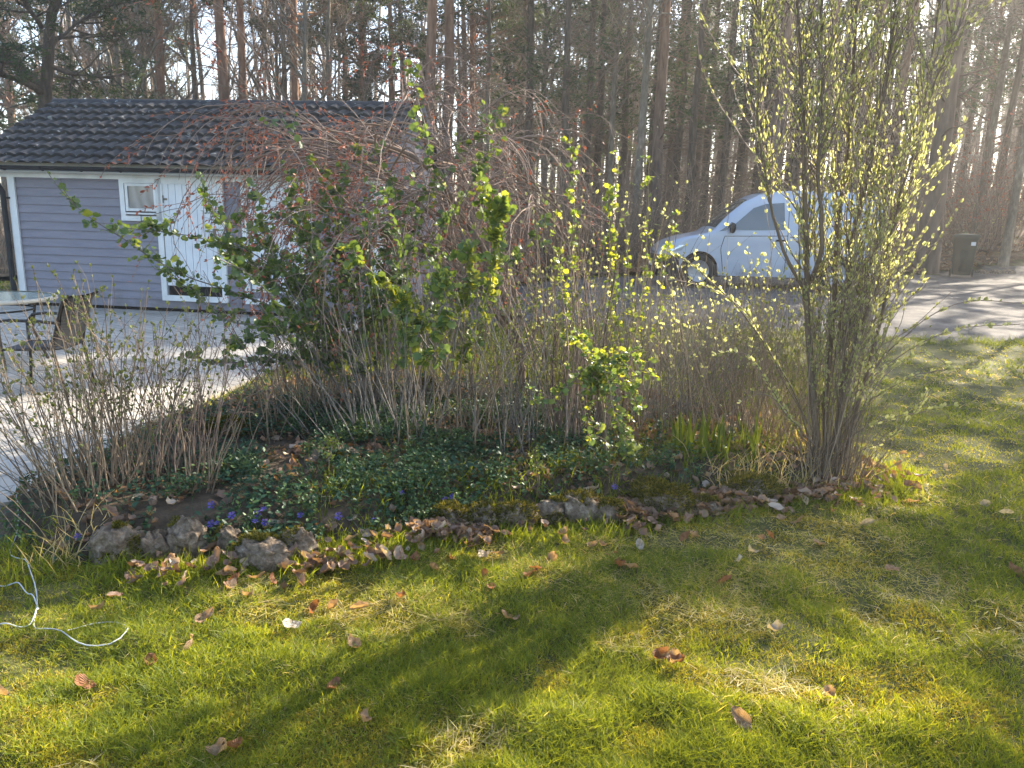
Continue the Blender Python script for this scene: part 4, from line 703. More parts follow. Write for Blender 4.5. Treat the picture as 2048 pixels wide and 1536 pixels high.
# dry leaves: one curled leaf shape
def leaf_tmpl(curl, fold, w_=.62):
    nu, nv = 7, 5; V = []
    for i in range(nu):
        t = i/(nu-1); hw = w_*.5*math.sin(math.pi*min(max(t, .02), .985)**.85)**.8*(1+.16*math.sin(9*t+curl*7))+.004
        for j in range(nv):
            s_ = (j/(nv-1)*2-1); x = s_*hw; a_ = curl*(t-.5); V.append((x*(1-fold*.35*abs(s_)), math.sin(a_*2)/(2*max(abs(curl), .1))*1.0+.5, (1-math.cos(a_*2))/(2*max(abs(curl), .1))+fold*abs(x)*1.1+.05*math.sin(8*t+3*s_+fold*5)+.04*math.sin(13*t-5*s_)))
    idx = np.arange(nu*nv).reshape(nu, nv); return np.array(V), [np.stack([idx[:-1, :-1], idx[1:, :-1], idx[1:, 1:], idx[:-1, 1:]], -1).reshape(-1, 4)]
LT = [leaf_tmpl(c_, f_) for c_, f_ in ((.9, .3), (1.4, .6), (.5, .9), (1.8, .2), (.3, .4))]
def litter(name, X, Y, seed, size, label, dz=.008, pile=.03):
    r = rng(seed); mb = MB(); K = len(X); g = r.integers(0, 5, K)
    for k in range(5):
        s_ = g == k; n_ = s_.sum(); p = np.stack([X[s_], Y[s_], H(X[s_], Y[s_])+dz+pile*r.random(n_)], -1); mb.leaves(LT[k][0]-[0, .5, 0], LT[k][1], p, unit(rv(r, n_)*[1, 1, .5]), unit(rv(r, n_)*.7+[0, 0, 1]), size*(.6+.7*r.random(n_)), np.clip(r.normal(.5, .27, n_), 0, 1))
    return tag(mb.build(name, M['dry']), label, 'leaf litter', kind='stuff')
r = rng(70); q = r.uniform((-2.6, 2.9), (2.5, 7.1), (9000, 2)); dd = sdist(q[:, 0], q[:, 1], BED); den = np.where(q[:, 0] > .3, 1.3, .5)*np.where(q[:, 0] > 1.3, 1.3, 1)*(.35+1.3*ss(.4, .65, fbm(q[:, 0], q[:, 1], 2.2, 30))); q = q[(dd > .02) & (r.random(9000) < den*.7)]
litter('bed_leaf_litter', q[:, 0], q[:, 1], 71, .07, 'brown dead leaves lying over the flower bed')
q = r.uniform((-1.6, 2.5), (2.6, 4.9), (30000, 2)); dd = sdist(q[:, 0], q[:, 1], BED); q = q[(dd < .0) & (dd > -.42) & (r.random(30000) < .72*np.exp(-((dd+.16)/.13)**2)*np.where(q[:, 0] < -.9, .25, 1)*np.where(q[:, 0] > 1.2, .55, 1)*(.15+1.3*ss(.38, .62, vn(q[:, 0], q[:, 1], 3.5, 33))))]
litter('edge_leaf_litter', q[:, 0], q[:, 1], 72, .068, 'band of tan dead leaves heaped along the stone edging', .022, .05)
q = r.uniform((2, 16), (24, 34), (26000, 2)); q = q[ffmask(q[:, 0], q[:, 1]) & (r.random(26000) < .5)]; litter('forest_leaf_litter', q[:, 0], q[:, 1], 73, .16, 'sunlit dead leaves on the woodland bank', .06, .06)
# periwinkle carpet
r = rng(75); q = r.uniform((-2.5, 3.0), (1.7, 6.4), (52000, 2)); dd = sdist(q[:, 0], q[:, 1], BED); edge = -.02+.0*dd
den = ss(1.3, -.2, q[:, 0])*.9+.1; den = den*np.where(q[:, 0] < -1.7, .35, 1)*(1-.8*ss(5.0, 6.0, q[:, 1]))*ss(.30, .45, fbm(q[:, 0], q[:, 1], 2.5, 40)); q = q[(dd > -.05) & (r.random(52000) < den)]
K = len(q); mb = MB(); hz = .02+.09*r.random(K)**.8; p = np.stack([q[:, 0], q[:, 1], H(q[:, 0], q[:, 1])+hz], -1); mb.leaves(LV_small[0]*[1.05, 1, .8], LV_small[1], p, unit(rv(r, K)*[1, 1, .35]+[0, 0, .12]), unit(rv(r, K)*.55+[0, 0, 1]), .022+.018*r.random(K), np.clip(r.random(K)**1.6, 0, 1))
sk = q[r.random(K) < .12]; Pn = grow(r, np.stack([sk[:, 0], sk[:, 1], H(sk[:, 0], sk[:, 1])+.01], -1), rv(r, len(sk))*[1, 1, .3]+[0, 0, .5], .16, 5, .25); mb.tubes(Pn, .0016, 3, .75)
sp_ = q[(vn(q[:, 0], q[:, 1], 5, 44) > .62) & (r.random(K) < .25)]; u_ = r.random(len(sp_))                       # fresh upright shoots
for lv in range(4):
    pp = np.stack([sp_[:, 0], sp_[:, 1], H(sp_[:, 0], sp_[:, 1])+.03+.022*lv], -1)
    for s_ in (0, 1): mb.leaves(LV_small[0], LV_small[1], pp, np.stack([np.cos(u_*6.3+lv*1.6+s_*3.14), np.sin(u_*6.3+lv*1.6+s_*3.14), np.full(len(u_), .9)], -1), rv(r, len(u_)), .022, .8+.2*r.random(len(u_)))
tag(mb.build('periwinkle_carpet', M['peri']), 'dark green periwinkle leaves covering the raised bed', 'ground cover', kind='stuff')
FL = [(422, 1048), (436, 1046), (464, 1031), (514, 1028), (527, 1019), (510, 1043), (530, 1044), (601, 1030), (677, 1032), (802, 986), (905, 993), (910, 1004), (890, 998), (750, 1038), (1230, 974), (1264, 981), (423, 1010), (156, 1073)]
items = []; proto = None
for k, (px, py) in enumerate(FL):
    g = G(px, py); g = G(px, py, .09)
    if proto is None:
        proto = thing('violet_flower', '', 'flower', (0, 0, 0), 0, 'violet flowers in the periwinkle'); mb = MB(); a_ = np.arange(5)*2*math.pi/5; dirs = np.stack([np.cos(a_), np.sin(a_), np.full(5, .25)], -1)
        pt = (np.array([(-.08, 0, 0), (.08, 0, 0), (.42, .8, .05), (.2, 1.02, .06), (-.42, .85, .05)]), [np.array([[0, 1, 2, 3], ]), np.array([[0, 3, 4]])]); mb.leaves(*pt, np.zeros((5, 3))+dirs*.002, dirs, np.tile([0, 0, 1.0], (5, 1)), .0125, rng(3).random(5)); mb.build('petal', M['violet'], proto, False)
        mb = MB(); mb.tubes(np.array([(0, 0, .002), (.004, .002, -.03), (0, .004, -.085)]), .0012, 4); mb.build('stalk', M['peri'], proto); o = proto
    else: o = copy_tree(proto)
    r = rng(900+k); o.location = tuple(g); o.rotation_euler = (.75+.4*r.normal(), .3*r.normal(), 0); s_ = 1.15+.3*r.random(); o.scale = (s_, s_, 1)
    items.append((o, 'small violet flower '+('at the far left below the canes' if px < 200 else 'just above the rounded stone' if px < 480 else 'in the periwinkle above the mossy stones' if px < 620 else 'in the middle of the periwinkle' if px < 780 else 'above the yellow-mossed stones' if px < 1000 else 'in front of the green gooseberry sprays'), px))
relabel(items)
# prominent single dead leaves
z7 = [(1180, 550), (1280, 500), (1230, 590), (1350, 570), (1425, 580), (1205, 610), (1305, 665), (1080, 780), (1000, 925), (800, 1010), (445, 1140), (515, 735), (1620, 720), (1750, 725), (1885, 740), (1850, 925), (1230, 1475), (1850, 260), (1430, 300), (800, 235), (720, 150), (8, 1200), (1530, 825), (1165, 1490), (1905, 1320), (690, 180), (1750, 1145)]
zb = [(170, 780), (290, 840), (420, 770), (50, 720), (650, 760), (735, 750), (960, 890), (990, 840), (1190, 660), (1180, 610), (1390, 690), (1450, 690), (1515, 750), (1650, 840), (1705, 690), (75, 1050), (640, 890), (810, 1180), (690, 980), (1100, 790), (1860, 450), (1560, 820), (160, 200), (770, 140), (1850, 1450), (1960, 1490)]
z8 = [(800, 505), (890, 520), (700, 610), (745, 590), (650, 675), (590, 720), (520, 830), (1430, 165), (1640, 240), (1525, 180), (1470, 415), (1840, 425), (1955, 475), (1250, 530), (995, 630), (1370, 765), (2000, 770), (260, 1245), (190, 1215), (920, 420), (350, 600), (310, 605), (770, 1080), (1035, 1420), (1380, 215), (1190, 400), (600, 1560)]
LP = [(a_*.3814, 950+b_*.3814) for a_, b_ in z7]+[(780+a_*.293, 900+b_*.293) for a_, b_ in zb]+[(1248+a_*.39, 850+b_*.39) for a_, b_ in z8]
def mottle(m_):
    n = m_.node_tree.nodes; l = m_.node_tree.links; b = n['Principled BSDF']; src = b.inputs['Base Color'].links[0].from_socket
    tc = n.new('ShaderNodeTexCoord'); nz = n.new('ShaderNodeTexNoise'); nz.inputs['Scale'].default_value = 4; nz.inputs['Detail'].default_value = 8; l.new(tc.outputs['Object'], nz.inputs['Vector']); r = ramp(n, [(.35, (.45, .4, .35)), (.6, (1.1, 1.05, 1))]); l.new(nz.outputs['Fac'], r.inputs[0])
    mx = n.new('ShaderNodeMixRGB'); mx.blend_type = 'MULTIPLY'; mx.inputs[0].default_value = 1; l.new(src, mx.inputs[1]); l.new(r.outputs[0], mx.inputs[2]); l.new(mx.outputs[0], b.inputs['Base Color'])
    wv = n.new('ShaderNodeTexWave'); wv.inputs['Scale'].default_value = 6; wv.inputs['Distortion'].default_value = 2; l.new(tc.outputs['Object'], wv.inputs[0]); bp = n.new('ShaderNodeBump'); bp.inputs['Strength'].default_value = .6; bp.inputs['Distance'].default_value = .03; l.new(wv.outputs['Fac'], bp.inputs['Height']); l.new(bp.outputs[0], b.inputs['Normal']); return m_
lm2 = {k: mottle(leafmat('dry_leaf_'+k, st_, .3, .6, .25)) for k, st_ in (('tan', [(0, (.42, .28, .18)), (1, (.55, .40, .28))]), ('orange', [(0, (.30, .145, .075)), (1, (.4, .21, .11))]), ('pale', [(0, (.55, .48, .4)), (1, (.72, .66, .58))]))}
protos = {}; items = []
shape = ['curled', 'folded', 'creased', 'rolled', 'flat']
for k, (px, py) in enumerate(LP):
    r = rng(1000+k); tone = r.choice(['tan', 'tan', 'orange', 'pale'] if px > 900 else ['tan', 'tan', 'tan', 'orange', 'pale']); v_ = int(r.integers(0, 5)); g = G(px, py)
    if (tone, v_) not in protos:
        mb = MB(); nn_ = len(LT[v_][0]); mb.add(LT[v_][0]-[0, .5, 0], LT[v_][1], r.random()); V2 = LT[v_][0]-[0, .5, -.012]; mb.tubes(np.array([(0, -.47, .05), (.01, -.62, .05), (.03, -.72, .02)]), .012, 4, 0); o = mb.build('dry_leaf', lm2[tone]); protos[(tone, v_)] = o
    else: o = protos[(tone, v_)].copy(); COL.objects.link(o)
    s_ = .064+.032*r.random(); o.scale = (s_, s_, s_); o.location = (g[0], g[1], g[2]+.022+.01*r.random()); o.rotation_euler = (.5*r.normal(), .4*r.normal(), r.random()*6.28); tag(o, None, 'leaf', 'single dead leaves on the lawn and bed')
    bed_ = sdist(g[0], g[1], BED) > -.02
    pl_ = 'in the flower bed' if bed_ else 'along the stone edging' if sdist(g[0], g[1], BED) > -.35 else 'on the lawn by the white cable' if px < 420 and py < 1300 else 'on lower left lawn' if px < 620 and py > 1200 else 'on the lawn mid left' if px < 900 else 'on the central lawn' if px < 1350 else 'on the sunlit lawn at right' if py < 1100 else 'on the shaded right lawn'
    items.append((o, f'{shape[v_]} {"orange-brown" if tone == "orange" else tone} dead leaf {pl_}', px))
relabel(items)

# ------------------------------------------------------------------ cable
def cable(pts, name, label):
    P = np.array([G(a_, b_, .012) for a_, b_ in pts]); P = polyspline(P, 90); P[:, 2] = H(P[:, 0], P[:, 1])+.022+.012*np.sin(np.arange(90)*.35); P[:, 2] = np.maximum(P[:, 2], np.where(sdist(P[:, 0], P[:, 1], PAT) > 0, .045, 0)); mb = MB(); mb.tubes(P, .0024, 6); return tag(mb.build(name, M['wire']), label, 'cable')
cable([(-40, 860), (0, 905), (22, 935), (29, 965), (34, 1000), (38, 1030), (36, 1062), (22, 1090), (17, 1112), (28, 1122), (48, 1120), (60, 1145), (72, 1178), (76, 1209), (71, 1230), (66, 1246), (68, 1260), (60, 1268), (85, 1258), (122, 1260), (131, 1274), (141, 1290), (160, 1301), (200, 1308), (226, 1300), (250, 1283), (260, 1264), (254, 1249), (236, 1243), (205, 1247), (172, 1251), (148, 1258), (136, 1264)], 'white_cable', 'thin white cable trailing from the patio and looping on the lawn')
cable([(-60, 1176), (0, 1171), (36, 1174), (55, 1186), (68, 1202), (77, 1216), (72, 1236), (60, 1250), (35, 1256), (-50, 1254)], 'white_cable', 'white cable loop running off the left edge of lawn')

# ------------------------------------------------------------------ shrubs of the bed
GRP = 'shrubs of the flower bed'
def canes(name, label, bases, n_, hgt, seed, mat_='cane', lean=(0, 0), sprd=.10, fan=.35, rad=.0035, twigs=2.0, leaf=None, loc=None, wig=.06, group=GRP, tl=.18, grav=.0):
    """bases: list of (px,py) root points on the ground"""
    r = rng(seed); B = np.array([G(a_, b_) for a_, b_ in bases]); c = B.mean(0); root = thing(name, label, 'shrub', tuple(c), 0, group)
    i = r.integers(0, len(B), n_); off = sprd*r.normal(size=(n_, 2)); st = B[i]-c; st[:, :2] += off; st[:, 2] = H(st[:, 0]+c[0], st[:, 1]+c[1])-c[2]-.02
    d = np.concatenate([off/sprd*fan*.5+fan*.4*r.normal(size=(n_, 2))+np.array(lean), np.ones((n_, 1))], 1); P = grow(r, st, d, hgt*(.45+.6*r.random(n_)), 12, wig, grav); th = rad*(.6+.8*r.random((n_, 1)))
    mb = MB(); mb.tubes(P, th*np.linspace(1, .35, 12)[None], 4, r.random(n_)); Q = P
    if twigs:
        p, t, i, tt = pick(r, P, int(n_*twigs), .35, .98); Q = grow(r, p, spread_dir(r, t, .6)+[0, 0, .15], tl*(.4+r.random(len(p))), 6, .18); mb.tubes(Q, np.linspace(rad*.5, rad*.28, 6)[None], 3, r.random(len(p)))
    mb.build('stem', M[mat_], root)
    if leaf:
        mt, tmpl, K1, sz, lo = leaf; lb_ = MB()
        for br in ([P, Q] if twigs else [P]):
            K_ = int(K1*len(br)*(1 if br is P else .5)); p, t, _, _ = pick(r, br, K_, lo if br is P else .3, 1.0); n2 = 3; p = np.repeat(p, n2, 0); t = np.repeat(t, n2, 0); lb_.leaves(*tmpl, p, spread_dir(r, t, .75), rv(r, len(p)), sz*(.5+.8*r.random(len(p))), np.clip(.15+.8*r.random(len(p)), 0, 1))
            pt_ = np.repeat(br[:, -1], 4, 0); tt_ = np.repeat(unit(br[:, -1]-br[:, -2]), 4, 0); lb_.leaves(*tmpl, pt_, spread_dir(r, tt_, .5), rv(r, len(pt_)), sz*(.7+.7*r.random(len(pt_))), .3+.7*r.random(len(pt_)))
        lb_.build('foliage', M[mt], root)
    return root
BUD = ('bud', LV_small)
M['dimbud'] = leafmat('green_grey_bud', [(0, (.09, .12, .045)), (1, (.20, .24, .09))], .4, .6, .3)
canes('raspberry_thicket', 'leaning bare brown canes at the left end of the bed by the patio', [(105, 1020), (140, 1010), (175, 1000), (150, 985)], 75, 1.15, 201, 'cane', (-.28, .05), .08, .40, .0034, 2.2, ('dimbud', LV_small, 1.3, .018, .5), wig=.07)
canes('raspberry_thicket', 'upright brown canes with tiny leaves, second clump from the left', [(215, 985), (250, 975), (290, 965)], 75, 1.12, 202, 'cane', (-.04, .08), .09, .34, .0036, 2.4, ('dimbud', LV_small, 1.3, .018, .5), wig=.07)
canes('raspberry_thicket', 'reddish brown canes between the second clump and the moss cushion', [(330, 960), (370, 950), (400, 945)], 60, 1.0, 203, 'redcane', (.02, .05), .08, .32, .0034, 2.2, ('dimbud', LV_small, 1.2, .017, .5), wig=.07)
canes('dry_perennial', 'short yellowish dry stalks right of the left canes', [(400, 985), (415, 975)], 24, .5, 204, 'cane', (.05, 0), .03, .2, .003, .8, wig=.05, tl=.08)
canes('stalk_clump', 'upright tan stalks at the patio edge behind the mossy cushion', [(590, 800), (640, 790), (620, 830)], 80, .95, 205, 'cane', (0, 0), .08, .12, .004, .6, wig=.05)
canes('stalk_clump', 'thin bare stalks left of centre beside the moss cushion', [(540, 880), (560, 860)], 30, .7, 206, 'cane', (-.12, 0), .08, .3, .0028, 1.5, wig=.06)
canes('stalk_clump', 'dense fan of tan canes in the middle of the bed', [(720, 870), (780, 865), (830, 870), (760, 830)], 105, 1.2, 207, 'greycane', (-.12, 0), .17, .45, .0036, 1.5, wig=.05)
canes('stalk_clump', 'tan canes right of the dense middle fan', [(880, 880), (930, 885), (960, 880)], 55, 1.2, 208, 'cane', (.02, 0), .15, .32, .0036, 1.8, ('dimbud', LV_small, .6, .02, .6), wig=.06)
canes('stalk_clump', 'tan canes under the weeping tree trunk', [(1010, 880), (1060, 890), (1110, 885)], 55, 1.2, 209, 'greycane', (.02, 0), .15, .35, .0036, 1.8, ('dimbud', LV_small, .6, .02, .6), wig=.06)
canes('stalk_clump', 'thick grey-brown stems just left of the lit gooseberry sprays', [(1140, 890), (1180, 890)], 34, 1.3, 210, 'redcane', (.0, 0), .06, .18, .006, 1.8, ('dimbud', LV_small, .6, .02, .6), wig=.05)
canes('spirea_bush', 'dense thicket of fine grey curved stems before the van', [(1300, 850), (1350, 830), (1400, 840), (1450, 820)], 330, 1.15, 211, 'greycane', (.0, 0), .16, .6, .0022, 3.0, wig=.09, tl=.28)
canes('spirea_bush', 'fine tan twiggy bush left of the tall budding shrub', [(1480, 870), (1530, 880), (1570, 870)], 200, 1.0, 212, 'cane', (.02, 0), .12, .5, .0023, 2.5, ('dimbud', LV_small, .15, .018, .5), wig=.08, tl=.25)
canes('spirea_bush', 'loose grey twigs with small leaves right of the gooseberry sprays', [(1220, 850), (1270, 830)], 75, 1.3, 213, 'greycane', (.05, 0), .12, .45, .0028, 2.5, ('dimbud', LV_small, .5, .018, .5), wig=.08)
canes('spirea_bush', 'airy twigs with pale leaves crossing in front of the van', [(1380, 800), (1440, 790), (1500, 800)], 36, 1.2, 214, 'greycane', (-.12, 0), .16, .5, .0035, 4, ('bud', LV_small, 2.5, .022, .4), wig=.09, tl=.35)
canes('spirea_bush', 'bare twig hedge behind the airy twigs by the drive', [(1150, 745), (1250, 740), (1350, 745), (1450, 750), (1550, 750)], 120, .8, 215, 'greycane', (0, 0), .22, .35, .003, 3, ('dimbud', LV_small, .25, .022, .5), wig=.08, tl=.22)
canes('stalk_clump', 'very tall thin tan stems standing in the middle between weeping tree and van', [(1090, 870), (1130, 860), (1180, 860), (1240, 850)], 75, 1.75, 216, 'cane', (.02, 0), .14, .22, .0032, 1.8, ('bud', LV_small, .9, .02, .55), wig=.05, tl=.16)
canes('stalk_clump', 'tall thin stems rising left of the tall budding shrub', [(1350, 880), (1420, 870), (1480, 880)], 44, 1.5, 217, 'cane', (-.05, 0), .12, .25, .003, 2.2, ('bud', LV_small, 1.8, .022, .45), wig=.06, tl=.18)
canes('stalk_clump', 'grey-brown fan of stems behind the green gooseberry', [(900, 800), (980, 790)], 75, 1.45, 218, 'greycane', (.03, 0), .14, .45, .003, 2.2, ('dimbud', LV_small, .8, .024, .5), wig=.07, tl=.2)
# iris leaves
def iris(px, py, n_, hgt, seed, label):
    r = rng(seed); c = G(px, py); root = thing('iris_plant', label, 'plant', tuple(c), 0, 'iris clumps in the bed'); K = n_; b0 = .05*r.normal(size=(K, 3))*[1, 1, 0]
    P = grow(r, b0, unit(r.normal(size=(K, 3))*[.16, .16, 0]+[0, 0, 1]), hgt*(.6+.5*r.random(K)), 6, .03, -.04, 1); S = unit(np.cross(np.array([0, 0, 1.0]), rv(r, K)))[:, None]*np.array([.008, .010, .010, .008, .005, .0005])[None, :, None]
    mb = MB(); o_ = np.arange(K)[:, None]*12; mb.add(np.stack([P-S, P+S], 2).reshape(-1, 3), [o_+np.array([2*i, 2*i+1, 2*i+3, 2*i+2]) for i in range(5)], np.repeat(r.random(K)*.3, 12)); mb.build('leaf_blade', M['grass'], root)
iris(1430, 915, 20, .30, 221, 'upright blue-green sword leaves among litter left of the tall shrub'); iris(1375, 905, 22, .3, 222, 'smaller clump of sword leaves beside the grey thicket'); iris(1500, 905, 16, .26, 223, 'thin sword leaves near the tan base of tall shrub')
# gooseberry / currant with lobed leaves
def leafy(root, paths, seed, rad0=.007, side=14, nl=5, lsz=.034, tint=(.0, .6), lo=.15, sl=.14, bark='greycane', droop=0.0, mat_='currant'):
    r = rng(seed); B = np.stack([polyspline(p, 26, r, .012) for p in paths]); sb = MB(); sb.tubes(B, np.linspace(rad0, .0022, 26)[None]*(.8+.4*r.random((len(B), 1))), 5, r.random(len(B)))
    K = side*len(B); p, t, i, _ = pick(r, B, K, lo, 1.0, idx=np.repeat(np.arange(len(B)), side)); Q = grow(r, p, spread_dir(r, t, .9)+[0, 0, .25-droop], sl*(.3+r.random(K)), 5, .2); sb.tubes(Q, np.linspace(.0022, .0012, 5)[None], 3, r.random(K)); sb.build('stem', M[bark], root)
    lb_ = MB(); allp = [pick(r, Q, K*nl, .1, 1.0), pick(r, B, int(K*nl*.5), lo, 1.0)]
    p = np.concatenate([a_[0] for a_ in allp]); t = np.concatenate([a_[1] for a_ in allp]); d = unit(spread_dir(r, t, 1.2)*[1, 1, .7]); n2 = unit(rv(r, len(p))*.75+[0, -.15, .8]); lb_.leaves(*LV_currant, p+d*.012, d, n2, lsz*(.42+.95*r.random(len(p))**1.2), tint[0]+(tint[1]-tint[0])*r.random(len(p))**1.3); lb_.build('foliage', M[mat_], root)
def W(l, c): return [at(*q_)-c for q_ in l]
GBc = np.array([-1.0, 5.35, float(H(-1.0, 5.35))])
gbush = thing('gooseberry_bush', 'large arching green-leaved gooseberry bush before the shed doors', 'shrub', tuple(GBc), 0, GRP)
bs = (745, 850, 5.35)
paths = [[bs, (680, 740, 5.2), (600, 640, 5.0), (480, 590, 4.8), (380, 560, 4.7), (300, 520, 4.6), (225, 468, 4.5), (165, 430, 4.4), (125, 390, 4.4), (98, 348, 4.4)],
         [bs, (690, 700, 5.3), (590, 570, 5.2), (500, 500, 5.1), (420, 480, 5.0), (340, 468, 5.0), (245, 462, 4.9)], [bs, (680, 690, 5.4), (560, 600, 5.3), (480, 520, 5.2), (440, 450, 5.2), (402, 385, 5.2)],
         [bs, (790, 650, 5.3), (830, 480, 5.2), (862, 330, 5.1), (845, 250, 5.1), (825, 190, 5.05), (812, 148, 5.0)], [bs, (760, 620, 5.4), (720, 480, 5.3), (660, 350, 5.2), (610, 290, 5.1), (568, 236, 5.1)],
         [bs, (700, 760, 5.1), (600, 715, 4.9), (500, 730, 4.8), (430, 740, 4.8), (365, 715, 4.8)], [bs, (640, 720, 5.1), (540, 650, 5.0), (470, 650, 4.9), (400, 590, 4.8), (340, 545, 4.8)],
         [bs, (650, 690, 5.2), (580, 590, 5.1), (540, 500, 5.1), (520, 430, 5.0), (510, 380, 5.0)], [bs, (700, 640, 5.2), (650, 540, 5.1), (620, 470, 5.0), (600, 420, 5.0), (590, 360, 5.0)],
         [bs, (800, 600, 5.5), (870, 470, 5.5), (940, 380, 5.5), (980, 300, 5.5), (975, 230, 5.5)], [bs, (760, 600, 5.6), (780, 460, 5.6), (800, 380, 5.6), (770, 330, 5.6), (720, 290, 5.5)],
         [bs, (820, 700, 5.2), (880, 620, 5.1), (960, 560, 5.0), (1040, 520, 5.0), (1090, 440, 5.0)], [bs, (720, 720, 5.0), (640, 660, 4.8), (560, 640, 4.7), (500, 680, 4.6), (440, 700, 4.6)],
         [bs, (680, 650, 5.6), (620, 560, 5.7), (570, 520, 5.7), (520, 560, 5.7), (470, 560, 5.7)], [bs, (780, 560, 5.7), (850, 420, 5.8), (890, 350, 5.8), (940, 300, 5.8), (1010, 250, 5.9)],
         [bs, (720, 680, 5.3), (660, 560, 5.3), (600, 470, 5.3), (560, 420, 5.2), (530, 470, 5.2)], [bs, (700, 700, 5.4), (640, 620, 5.4), (560, 560, 5.4), (500, 540, 5.3), (450, 500, 5.3)], [bs, (740, 660, 5.4), (700, 560, 5.4), (650, 460, 5.4), (640, 400, 5.3), (660, 450, 5.2)],
         [bs, (760, 700, 5.2), (720, 600, 5.0), (690, 520, 4.9), (650, 500, 4.8), (600, 520, 4.8)]]
leafy(gbush, [W(p_, GBc) for p_ in paths], 231, .007, 26, 6, .040, (.05, .8), .28, .15)
r = rng(232); n_ = 20; az = r.uniform(0, 2*math.pi, n_); Pr = grow(r, np.zeros((n_, 3))+[0, 0, .0]+.12*r.normal(size=(n_, 3))*[1, 1, 0], np.stack([np.cos(az)*.55, np.sin(az)*.35, np.full(n_, 1.0)], -1), 1.2+.7*r.random(n_), 10, .10, -.09, 1)
leafy(gbush, [list(q_) for q_ in Pr], 233, .005, 14, 6, .036, (.0, .6), .45, .14)
GB2 = np.array([-.55, 4.75, float(H(-.55, 4.75))]); g2 = thing('gooseberry_bush', 'brightly lit yellow-green gooseberry sprays hanging before the central thicket', 'shrub', tuple(GB2), 0, GRP)
b2 = (860, 900, 4.75); paths = [[b2, (900, 760, 4.7), (960, 620, 4.6), (990, 520, 4.5), (975, 440, 4.45), (960, 368, 4.4)], [(960, 620, 4.6), (1000, 520, 4.5), (1005, 440, 4.4), (1022, 400, 4.4), (985, 395, 4.35)], [(930, 690, 4.7), (900, 590, 4.5), (880, 545, 4.3), (895, 600, 4.3), (885, 660, 4.3), (868, 705, 4.3), (848, 715, 4.3)], [(900, 760, 4.7), (820, 640, 4.6), (760, 560, 4.5), (725, 530, 4.45), (698, 505, 4.4)], [(900, 760, 4.7), (830, 640, 4.5), (800, 600, 4.4), (812, 660, 4.4), (818, 700, 4.4), (808, 722, 4.4)], [(900, 740, 4.7), (930, 600, 4.6), (945, 540, 4.5), (925, 500, 4.5), (935, 470, 4.5)]]
leafy(g2, [W(p_, GB2) for p_ in paths], 235, .006, 24, 7, .040, (.45, 1.0), .36, .10)  # high tints put the sunlight into the colour of these leaves
GB3 = G(1210, 935); g3 = thing('gooseberry_bush', 'drooping pale-stemmed gooseberry with small lit leaves right of centre', 'shrub', tuple(GB3), 0, GRP)
b3 = (1215, 935, GB3[1]); Yc = GB3[1]
paths = [[b3, (1212, 850, Yc), (1200, 760, Yc-.1), (1180, 700, Yc-.2), (1160, 668, Yc-.25)], [b3, (1190, 740, Yc), (1150, 750, Yc-.2), (1110, 790, Yc-.3), (1060, 805, Yc-.4)], [b3, (1200, 780, Yc), (1185, 700, Yc-.1), (1215, 760, Yc-.3), (1235, 850, Yc-.35), (1265, 905, Yc-.4)], [b3, (1190, 760, Yc), (1205, 720, Yc-.2), (1225, 790, Yc-.3), (1240, 860, Yc-.4), (1262, 925, Yc-.4)], [b3, (1200, 800, Yc), (1190, 745, Yc-.2), (1180, 800, Yc-.3), (1170, 860, Yc-.3), (1180, 900, Yc-.3)], [b3, (1210, 790, Yc), (1240, 720, Yc), (1260, 740, Yc-.2), (1280, 820, Yc-.3)], [b3, (1205, 830, Yc), (1215, 750, Yc-.1), (1240, 690, Yc-.1), (1290, 740, Yc-.2), (1300, 760, Yc-.2)]]
leafy(g3, [W(p_, GB3) for p_ in paths], 237, .004, 20, 6, .027, (.4, 1.0), .4, .10, 'cane')  # tint range raised so the leaf colour itself looks sunlit
# tall shoots
def shoots(label, pl, seed, lsz=.028, tint=(.5, 1.0)):
    c = G(*pl[0][0][:2]); root = thing('currant_bush', label, 'shrub', tuple(c), 0, GRP); leafy(root, [W([(a_, b_, c[1]-.05*i) for i, (a_, b_) in enumerate(p_)], c) for p_ in pl], seed, .0045, 16, 5, lsz, tint, .35, .05, 'cane')
shoots('tall thin leafy shoot left of the four before the wood', [[(1130, 890), (1135, 700), (1128, 560), (1112, 470), (1100, 395)], [(1130, 890), (1150, 700), (1140, 560), (1145, 430), (1144, 283)]], 241)
shoots('tallest straight shoots with lit tips before the wood', [[(1225, 880), (1215, 700), (1220, 560), (1210, 450), (1228, 318)], [(1225, 880), (1240, 700), (1225, 580), (1215, 480), (1212, 375)]], 242)
shoots('slim leafy shoots left of the parked van', [[(1280, 870), (1275, 700), (1290, 550), (1300, 430), (1306, 308)], [(1280, 870), (1290, 700), (1270, 600), (1262, 500), (1255, 420)], [(1280, 870), (1310, 720), (1330, 600), (1345, 500), (1350, 430)]], 243, .024)
shoots('small upright seedling shoot above the mossy stones', [[(1075, 985), (1072, 950), (1070, 925), (1068, 900)]], 244, .014)
shoots('tiny upright seedling beside the flat blue-grey rock', [[(658, 955), (657, 925), (660, 900), (655, 875)]], 245, .014)
